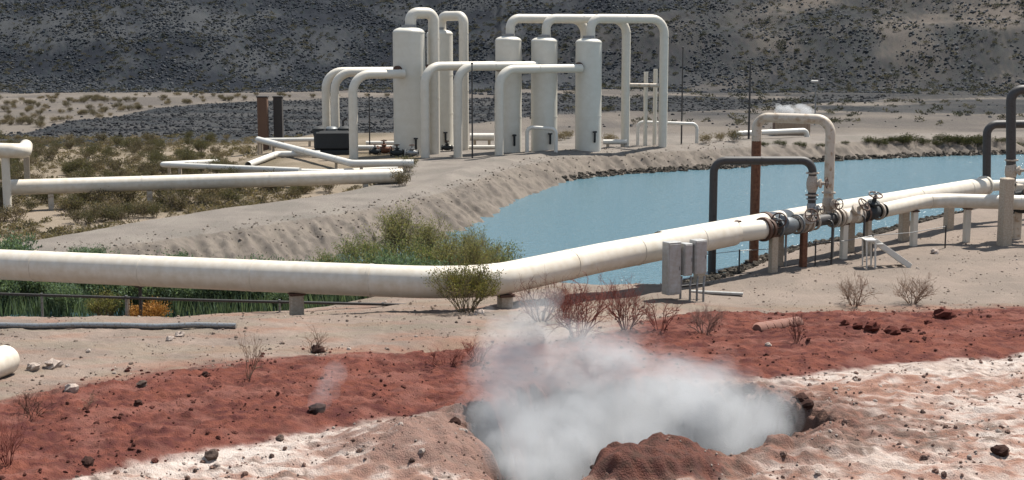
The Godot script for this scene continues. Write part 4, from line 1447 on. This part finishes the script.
func plants() -> void:
	var green := [Color(0.08, 0.13, 0.05), Color(0.11, 0.155, 0.065), Color(0.06, 0.105, 0.05)]
	var olive := [Color(0.27, 0.255, 0.12), Color(0.21, 0.225, 0.105), Color(0.31, 0.275, 0.135)]
	var yellow := [Color(0.17, 0.16, 0.055), Color(0.13, 0.14, 0.05), Color(0.20, 0.17, 0.07)]
	var teal := [Color(0.14, 0.20, 0.125), Color(0.20, 0.27, 0.18), Color(0.10, 0.15, 0.095)]
	var brown := Color(0.12, 0.085, 0.06)
	var tama := bush_meshes(101, 1.7, 1.7, 16, 4, 6500, 0.055, [olive[0], olive[2], Color(0.26, 0.24, 0.11), Color(0.19, 0.21, 0.10)], brown, 0.65)
	var tamb := bush_meshes(102, 1.3, 1.6, 14, 4, 5000, 0.055, [green[1], olive[1], olive[1], olive[0]], brown, 0.6)
	var yel := bush_meshes(103, 1.2, 1.9, 20, 4, 6500, 0.05, yellow, Color(0.17, 0.13, 0.08), 0.45)
	var weed := bush_meshes(104, 0.9, 1.1, 14, 3, 3000, 0.06, teal, Color(0.07, 0.08, 0.04), 0.6)
	# tall shrubs on the dyke face behind the pipeline: pixel x, depth, kind, size
	var list := [[395, 42.4, 0, 1.4, "tallest olive tamarisk shrub on the dyke slope behind the pipeline"], [432, 42.0, 0, 1.2, "olive tamarisk shrub beside the tallest one"], [362, 41.0, 1, 1.2, "green shrub at the dyke foot left of the tamarisks"], [466, 40.0, 0, 1.2, "yellowish tamarisk shrub before the water's corner"], [492, 39.2, 1, 1.25, "dark green shrub standing against the pond water"], [415, 39.2, 1, 1.35, "green shrub in front of the tamarisks"], [448, 38.2, 0, 1.2, "olive shrub directly behind the pipeline bend"], [328, 39.6, 1, 1.05, "green shrub low on the dyke face"], [380, 38.0, 1, 1.2, "leafy green shrub between pipeline and tamarisks"], [345, 37.6, 0, 0.8, "olive shrub behind the pipeline left of the leafy green one"], [478, 37.4, 0, 1.15, "olive shrub right behind the bend beside the dark green one"], [300, 38.4, 1, 0.95, "green shrub behind the pipeline above its seam post"], [262, 38.2, 1, 0.85, "small green shrub behind the pipeline next to the seam shrub"], [232, 38.6, 1, 0.75, "lowest green shrub behind the pipeline at the dyke foot"]]
	var kinds := [tama, tamb]
	for q in list:
		var p := at_d(q[0], 260, q[1])
		bush("tamarisk_shrub", kinds[q[2]], Vector3(p.x, maxf(height(p.x, q[1]), -0.1), p.z), q[4], "shrub", "shrubs on the dyke face", q[3], q[0] * 0.7)
	bush("creosote_bush", yel, Vector3(at_d(466, 300, 31.15).x, height(at_d(466, 300, 31.15).x, 31.15), -31.15), "open yellow green bush in front of the pipeline at its bend", "bush", "", 1.0, 0.4)
	# weeds and reeds in the channel below the pipeline
	rng.seed = 77
	for k in 46:
		var px := -60.0 + k * 11.0 + rng.randf_range(-5, 5)
		var d := rng.randf_range(35.6, 38.2)
		var p := at_d(px, 300, d)
		var y := maxf(height(p.x, d), -0.05)
		var r := bush("channel_weed", weed, Vector3(p.x, y, p.z), "leafy green weed growing in the channel below the pipeline", "weed", "weeds in the channel below the pipeline", rng.randf_range(0.95, 1.5), rng.randf() * TAU)
	rng.seed = 78
	for k in 24:
		var px := 70.0 + k * 13.0 + rng.randf_range(-6, 6)
		var d := rng.randf_range(38.8, 40.2)
		var p := at_d(px, 260, d)
		bush("bank_weed", weed, ground(p.x, d), "low grey green weed along the dyke foot behind the pipeline", "weed", "weeds along the dyke foot", rng.randf_range(0.55, 0.9), rng.randf() * TAU)
	var orange := bush_meshes(105, 0.55, 1.1, 18, 3, 2600, 0.05, [Color(0.42, 0.19, 0.05), Color(0.34, 0.17, 0.06), Color(0.45, 0.25, 0.09)], Color(0.25, 0.13, 0.06), 0.4)
	var og := on_ground(78, 325)
	bush("orange_bush", orange, ground(og.x, 34.7), "dry orange bush under the pipeline", "bush")
	var yw := bush_meshes(106, 0.85, 1.0, 16, 3, 2600, 0.05, [yellow[0], yellow[1], olive[0]], brown, 0.6)
	bush("yellow_weed", yw, ground(at_d(105, 300, 35.0).x, 35.0), "yellow green weed behind the orange bush", "weed")
	# reed blades as ground cover
	rng.seed = 80
	var rb := MB.new()
	rb.colored = true
	for k in 9000:
		var px := rng.randf_range(-60, 430)
		var d := rng.randf_range(35.2, 39.6)
		var p := at_d(px, 300, d)
		var y := height(p.x, d)
		if y > 0.4: continue
		y = maxf(y, -0.05)
		rb.col = vary(teal[rng.randi() % 3], 0.4) * 0.8
		var lean := Vector3(rng.randf_range(-0.3, 0.3), 1, rng.randf_range(-0.3, 0.3)) * rng.randf_range(0.3, 0.75)
		rb.leaf(Vector3(p.x, y, p.z), lean, Vector3(rng.randf_range(-1, 1), 0, rng.randf_range(-1, 1)).normalized() * 0.03)
	single("reeds", rb, M.leaf, "dense dark green reeds filling the channel under the pipeline", "reeds", Vector3.ZERO, 0.0, "", "stuff")
	# brush on the flat beyond the dyke
	var br := [bush_meshes(111, 0.75, 1.3, 14, 3, 900, 0.08, [Color(0.145, 0.12, 0.08), Color(0.11, 0.098, 0.064), Color(0.18, 0.148, 0.105)], Color(0.17, 0.13, 0.1), 0.4), bush_meshes(112, 0.6, 1.1, 14, 3, 800, 0.08, [Color(0.235, 0.185, 0.13), Color(0.18, 0.145, 0.10)], Color(0.22, 0.165, 0.12), 0.35), bush_meshes(113, 0.8, 1.2, 14, 3, 1000, 0.08, [Color(0.115, 0.105, 0.06), Color(0.135, 0.118, 0.07), Color(0.095, 0.095, 0.055)], Color(0.14, 0.11, 0.08), 0.45)]
	var tuft := hill_shrub()
	var gx := []
	var gc := []
	rng.seed = 89
	while gx.size() < 2200:
		var d := rng.randf_range(42.0, 99.0)
		var x := rng.randf_range(-0.42, -0.09) * d
		if d < brush.at(x) + 1.0 or n1.get_noise_2d(x * 0.2, d * 0.12) + rng.randf_range(-0.2, 0.35) < 0.0: continue
		if d > 64.0 and x > -14.5: continue
		gx.append(Transform3D(any_turn(0.8) * Basis.from_scale(Vector3.ONE * rng.randf_range(0.12, 0.34)), ground(x, d)))
		gc.append(vary([Color(0.18, 0.145, 0.10), Color(0.15, 0.128, 0.085), Color(0.22, 0.175, 0.125)][rng.randi() % 3], 0.3))
	scatter("dry_brush", tuft, M.leaf, gx, gc, "low dry olive brown ground cover on the flat beyond the dyke", "brush")
	rng.seed = 90
	var made := 0
	while made < 240:
		var px := rng.randf_range(-40, 330)
		var py := rng.randf_range(139, 226)
		var p := on_ground(px, py)
		var d := -p.z
		if d < brush.at(p.x) + 1.2 or d > 98.0: continue
		if d > 64.0 and px > 235.0: continue
		made += 1
		var kd := rng.randi() % 3
		bush("brush_shrub", br[kd], p, ["low olive brown brush shrub on the flat beyond the dyke", "pale straw brown brush shrub on the flat beyond the dyke", "upright olive green brush shrub on the flat beyond the dyke"][kd], "shrub", ["olive brown brush beyond the dyke", "straw brown brush beyond the dyke", "olive green brush beyond the dyke"][kd], rng.randf_range(0.5, 1.05), rng.randf() * TAU)
	for q in [[402, 186, 0], [408, 172, 2], [705, 143, 1], [720, 141, 1], [735, 142, 0], [560, 141, 1], [568, 139, 1], [610, 143, 1]]:
		var p := on_ground(q[0], q[1])
		bush("pad_shrub", br[q[2]], p, ["olive brown shrub on the pad near the tanks", "straw coloured shrub on the pad near the tanks", "green shrub on the pad near the tanks"][q[2]], "shrub", "shrubs on the pad by the tanks", 0.9, q[0] * 1.3)
	# far bank vegetation: dark clumps hanging over the water
	var fv := bush_meshes(114, 0.6, 1.6, 14, 3, 900, 0.09, [Color(0.05, 0.06, 0.03), Color(0.07, 0.075, 0.04), Color(0.09, 0.085, 0.05)], brown, 0.3)
	rng.seed = 95
	for k in 22:
		var px: float = [872, 880, 888, 896, 905, 912, 925, 938, 945, 952, 960, 967, 975, 983, 780, 765, 800, 1000, 1010, 1020, 820, 845][k]
		var wx := at_h(px, 145, 0.5)
		var d := crest.at(wx.x) - rng.randf_range(0.4, 1.1)
		bush("bank_shrub", fv, Vector3(px_x(px, d, 0.5), height(px_x(px, d, 0.5), d) - 0.05, -d), "dark clump of growth on the pond's far bank", "shrub", "dark growth along the pond's far bank", rng.randf_range(0.5, 0.95) if k < 14 else rng.randf_range(0.3, 0.5), rng.randf() * TAU)
	# far sandy band
	rng.seed = 96
	made = 0
	while made < 150:
		var px := rng.randf_range(-30, 420)
		var py := rng.randf_range(88, 128)
		var p := on_ground(px, py)
		if -p.z < dark_far.at(p.x) + 1.0 or -p.z > 175.0:
			continue
		made += 1
		bush("desert_shrub", br[rng.randi() % 2], p, "small rounded desert shrub on the sandy strip below the hill", "shrub", "shrubs on the sandy strip below the hill", rng.randf_range(0.45, 0.85), rng.randf() * TAU)
	# dry twiggy bushes in the foreground: pixel x, base y, width px, height px, seed, tone, stems
	var redw := Color(0.21, 0.072, 0.056)
	var tanw := Color(0.24, 0.155, 0.11)
	var dry := [[578, 338, 105, 72, 1, redw, 18, 5, "largest red brown leafless bush in front of the pipeline, steam below it"], [626, 330, 70, 58, 2, redw, 14, 5, "red brown leafless bush right of the largest one"], [541, 322, 70, 46, 3, Color(0.19, 0.10, 0.075), 15, 4, "grey brown leafless bush beside the pipeline bend"], [704, 334, 48, 32, 4, Color(0.2, 0.12, 0.1), 15, 4, "low grey red twiggy bush behind the steam"], [797, 343, 28, 32, 5, Color(0.10, 0.035, 0.03), 12, 3, "small dark red twiggy bush by the culvert pipe"], [855, 306, 56, 36, 6, tanw, 16, 4, "wide tan leafless bush on pale soil, mate of the fan shaped one"], [912, 304, 50, 36, 7, tanw, 16, 4, "fan shaped tan leafless bush on pale soil"], [248, 380, 36, 50, 8, tanw, 7, 3, "tall sparse leafless bush on the tan and red soil edge"], [312, 352, 40, 28, 9, tanw, 8, 3, "low sparse leafless bush beside a dark rock"], [30, 416, 62, 28, 10, Color(0.12, 0.06, 0.045), 12, 3, "low tangle of dark twigs on the tan slope"], [8, 468, 42, 50, 11, redw, 11, 3, "red brown twiggy bush on the red slope"], [85, 408, 30, 18, 12, tanw, 7, 3, "tiny tangle of dry twigs between tan and red soil"], [445, 366, 60, 22, 13, redw, 12, 3, "low red twigs along the cut bank"], [478, 362, 40, 24, 14, redw, 12, 3, "low red twigs at the steam's edge on the cut bank"], [660, 330, 44, 34, 15, redw, 9, 3, "small red brown leafless bush between the larger bush and the boxes"]]
	for q in dry:
		var p := on_ground(q[0], q[1])
		var sc := (EYE - p).length() / F
		var ms := bush_meshes(200 + q[4], q[3] * sc, q[2] * sc, q[6], q[7], 0, 0.05, [], q[5], 0.12, 0.019, 1.15)
		var ob := thing("dry_bush", q[8], "bush", p)
		part("twigs", ms[0], M.stem, ob)

func px_x(px: float, d: float, h: float) -> float:
	return (px - 512.0) / F * (d * cos(pitch) + (EYE.y - h) * sin(pitch))

func stones() -> void:
	var rocks := [rock_mesh(1), rock_mesh(2), rock_mesh(3, 0.6)]
	rng.seed = 300
	# dark stony hillside
	var xf := []
	var cl := []
	while xf.size() < 85000:
		var d := rng.randf_range(150.0, 268.0)
		var x := rng.randf_range(-0.42, 0.42) * d
		var base := hill_base(x)
		if d < base - 2.0: continue
		var right := smoothstep(18.0, 55.0, x + 30.0 * n2.get_noise_2d(x * 0.01, d * 0.02))
		if rng.randf() < right * 0.6: continue
		if n1.get_noise_2d(x * 0.12, d * 0.09) + rng.randf_range(-0.25, 0.35) < 0.0: continue
		var s := 0.05 + 0.20 * pow(rng.randf(), 3.5)
		xf.append(Transform3D(any_turn(0.75) * Basis.from_scale(Vector3.ONE * s), ground(x, d) + Vector3(0, s * 0.2, 0)))
		cl.append(vary(Color(0.036, 0.044, 0.055).lerp(Color(0.19, 0.187, 0.182), 0.6 * pow(rng.randf(), 2.5) + 0.25 * right), 0.35))
	scatter("hillside_rocks", rocks[0], M.rock, xf, cl, "dark basalt rocks strewn over the hillside", "rocks")
	# small shrubs of the hillside and the flats below
	var hs := hill_shrub()
	xf = []; cl = []
	while xf.size() < 5200:
		var d := rng.randf_range(104.0, 262.0)
		var x := rng.randf_range(-0.42, 0.42) * d
		var base := hill_base(x)
		if d < base and (x < 5.0 or rng.randf() < 0.85): continue
		if n1.get_noise_2d(x * 0.05 + 4.0, d * 0.05) + rng.randf_range(-0.3, 0.5) < 0.0: continue
		var s := rng.randf_range(0.22, 0.55)
		xf.append(Transform3D(any_turn(0.9) * Basis.from_scale(Vector3.ONE * s), ground(x, d)))
		cl.append(vary([Color(0.07, 0.068, 0.060), Color(0.052, 0.055, 0.050), Color(0.11, 0.10, 0.088)][rng.randi() % 3], 0.3))
	scatter("hillside_shrubs", hs, M.leaf, xf, cl, "small grey green shrubs dotted over the hill and flats", "shrubs")
	# lava gravel on the dark tongue
	xf = []; cl = []
	var tries := 0
	while xf.size() < 9000 and tries < 60000:
		tries += 1
		var d := rng.randf_range(98.0, 172.0)
		var x := rng.randf_range(-0.42, 0.42) * d
		if d < dark_near.at(x) or d > dark_far.at(x):
			if rng.randf() < 0.97: continue
		var s := 0.05 + 0.14 * pow(rng.randf(), 3.0)
		xf.append(Transform3D(any_turn(0.7) * Basis.from_scale(Vector3.ONE * s), ground(x, d) + Vector3(0, s * 0.2, 0)))
		cl.append(vary(Color(0.042, 0.046, 0.052).lerp(Color(0.11, 0.105, 0.10), rng.randf() * 0.5), 0.3))
	scatter("lava_gravel", rocks[1], M.rock, xf, cl, "dark lava gravel on the low tongue below the hill", "gravel")
	# shore stones
	xf = []; cl = []
	while xf.size() < 5200:
		var x := rng.randf_range(-6.0, 40.0)
		var far := rng.randf() < 0.8
		var d: float
		if far:
			d = crest.at(x) - rng.randf_range(1.2, 3.4)
		else:
			x = rng.randf_range(5.0, 26.0)
			d = shore.at(x) + rng.randf_range(-1.4, 0.5)
		var h := height(x, d)
		if h < -0.04 or h > (0.20 if far else 0.35): continue
		var s := 0.03 + 0.09 * pow(rng.randf(), 3.0)
		xf.append(Transform3D(any_turn(0.7) * Basis.from_scale(Vector3.ONE * s), Vector3(x, h + s * 0.2, -d)))
		cl.append(vary(Color(0.105, 0.091, 0.074), 0.5))
	scatter("shore_stones", rocks[2], M.rock, xf, cl, "small dark stones along the pond's water line", "stones")
	# dyke and pad gravel
	xf = []; cl = []
	while xf.size() < 1800:
		var x := rng.randf_range(-16.0, 14.0)
		var d := crest.at(x) + rng.randf_range(-3.0, 2.2)
		if d < 37.5: continue
		var h := height(x, d)
		if h < 0.1: continue
		var s := 0.012 + 0.045 * pow(rng.randf(), 4.0)
		xf.append(Transform3D(any_turn(0.75) * Basis.from_scale(Vector3.ONE * s), Vector3(x, h + s * 0.2, -d)))
		cl.append(vary(Color(0.26, 0.215, 0.175), 0.4))
	scatter("dyke_gravel", rocks[0], M.rock, xf, cl, "loose tan gravel on the dyke and its face", "gravel")
	# foreground
	var zones := [["tan_gravel", "small tan and pale stones on the near bank", Color(0.30, 0.23, 0.185), 3200], ["red_clods", "loose dark red clods on the red bank", Color(0.13, 0.049, 0.038), 3000], ["crust_rubble", "pinkish crust rubble around the crater", Color(0.27, 0.175, 0.14), 1500]]
	for z in 3:
		xf = []; cl = []
		tries = 0
		while xf.size() < zones[z][3] and tries < 90000:
			tries += 1
			var d := rng.randf_range(16.5, 36.0) if z > 0 else rng.randf_range(22.0, 50.0)
			var x := rng.randf_range(-0.42, 0.42) * d
			if d > shore.at(x) - 0.5: continue
			var rf := red_far.at(x)
			var rn := red_near.at(x)
			if z == 0 and d < rf - 0.4: continue
			if z == 1 and (d > rf + 0.5 + rng.randf() or d < rn - 0.15): continue
			if z == 2 and d > rn: continue
			var clump := n1.get_noise_2d(x * 0.6 + z * 30.0, d * 0.6)
			if clump + rng.randf_range(-0.3, 0.3) < 0.0: continue
			var s := 0.006 + 0.013 * rng.randf() + 0.034 * pow(rng.randf(), 8.0)
			var c: Color = vary(zones[z][2], 0.4)
			if z == 0 and rng.randf() < 0.12: c = Color(0.6, 0.5, 0.43)
			if z == 2:
				if crater_r(x, d) < 1.0: continue
				if rng.randf() < 0.3: c = vary(Color(0.55, 0.46, 0.4), 0.2)
				if rng.randf() < 0.12: c = vary(Color(0.14, 0.095, 0.08), 0.2)
			xf.append(Transform3D(any_turn(0.75) * Basis.from_scale(Vector3.ONE * s), ground(x, d) + Vector3(0, s * 0.15, 0)))
			cl.append(c)
		scatter(zones[z][0], rocks[z], M.rock, xf, cl, zones[z][1], "gravel")
	# stones that can be picked out
	var dk := Color(0.075, 0.04, 0.035)
	var rd := Color(0.15, 0.05, 0.038)
	var wt := Color(0.6, 0.5, 0.43)
	var gy := Color(0.16, 0.115, 0.095)
	var list := [[317, 413, 15, dk, "black rock with a wisp of steam on the red soil"], [318, 353, 13, dk, "dark brown rock on the tan soil beside the sparse bush"], [858, 329, 10, rd, "small red clod left of the pair of red clods"], [872, 333, 15, rd, "larger one of the pair of red clods"], [893, 335, 15, rd, "darker one of the pair of red clods"], [906, 331, 10, rd, "red clod behind the darker clod"], [945, 319, 17, rd, "flat red clod at the rim of the red bank"], [845, 325, 9, rd, "red clod above the culvert's bush"], [928, 324, 8, rd, "loose red clod on the red bank"], [138, 406, 8, dk, "dark clod where tan soil turns red"], [88, 469, 12, dk, "dark clod at the white crust's upper tip"], [205, 377, 8, dk, "dark stone on the tan soil before the red band"], [142, 385, 9, gy, "grey brown stone on the tan slope"], [212, 461, 14, gy, "grey brown stone on the white crust"], [33, 370, 12, wt, "pale stone beside the white pipe end"], [53, 369, 15, wt, "long pale stone on the tan slope"], [72, 393, 14, wt, "pale broken stone lower on the tan slope"], [180, 336, 9, wt, "white stone below the pale ground pipe"], [480, 314, 9, wt, "white stone near the bend support post"], [170, 341, 8, wt, "small white stone on the bank below the pipe"], [935, 254, 8, wt, "white stone on pale soil left of the pillars"], [768, 347, 6, wt, "small white stone on red soil behind the steam"], [1000, 455, 15, dk, "black slab edge in the white crust"], [800, 402, 16, dk, "black rock on the crater's rim"], [806, 414, 13, dk, "dark rock low on the crater's rim"], [792, 428, 11, dk, "dark rock inside the crater's rim"], [455, 425, 12, dk, "dark rock in the crust left of the steam"], [280, 440, 9, gy, "grey lump at the crust's upper edge"]]
	for k in list.size():
		var q: Array = list[k]
		var p := on_ground(q[0], q[1])
		var r: float = q[2] * 0.5 * (EYE - p).length() / F
		var o := single("rock" if q[3] != rd else "clod", rock_mesh(400 + k, 0.6, q[3]), M.rock, q[4], "rock", p + Vector3(0, r * 0.3, 0), k * 1.1)
		o.scale = Vector3(r * 1.1, r * 0.75, r)

func hill_shrub() -> ArrayMesh:
	rng.seed = 320
	var l := MB.new()
	l.colored = true
	l.col = Color(1, 1, 1)
	for k in 60:
		var a := rng.randf() * TAU
		var e := rng.randf_range(0.05, 1.5)
		var p := Vector3(cos(a) * cos(e), sin(e) * 0.8, sin(a) * cos(e)) * rng.randf_range(0.3, 0.9)
		var along := (p + Vector3(rng.randf_range(-1, 1), rng.randf_range(-0.3, 1), rng.randf_range(-1, 1)) * 0.5).normalized() * rng.randf_range(0.25, 0.5)
		l.leaf(p, along, along.cross(Vector3(rng.randf_range(-1, 1), rng.randf_range(-1, 1), rng.randf_range(-1, 1))).normalized() * 0.2)
	return l.mesh()
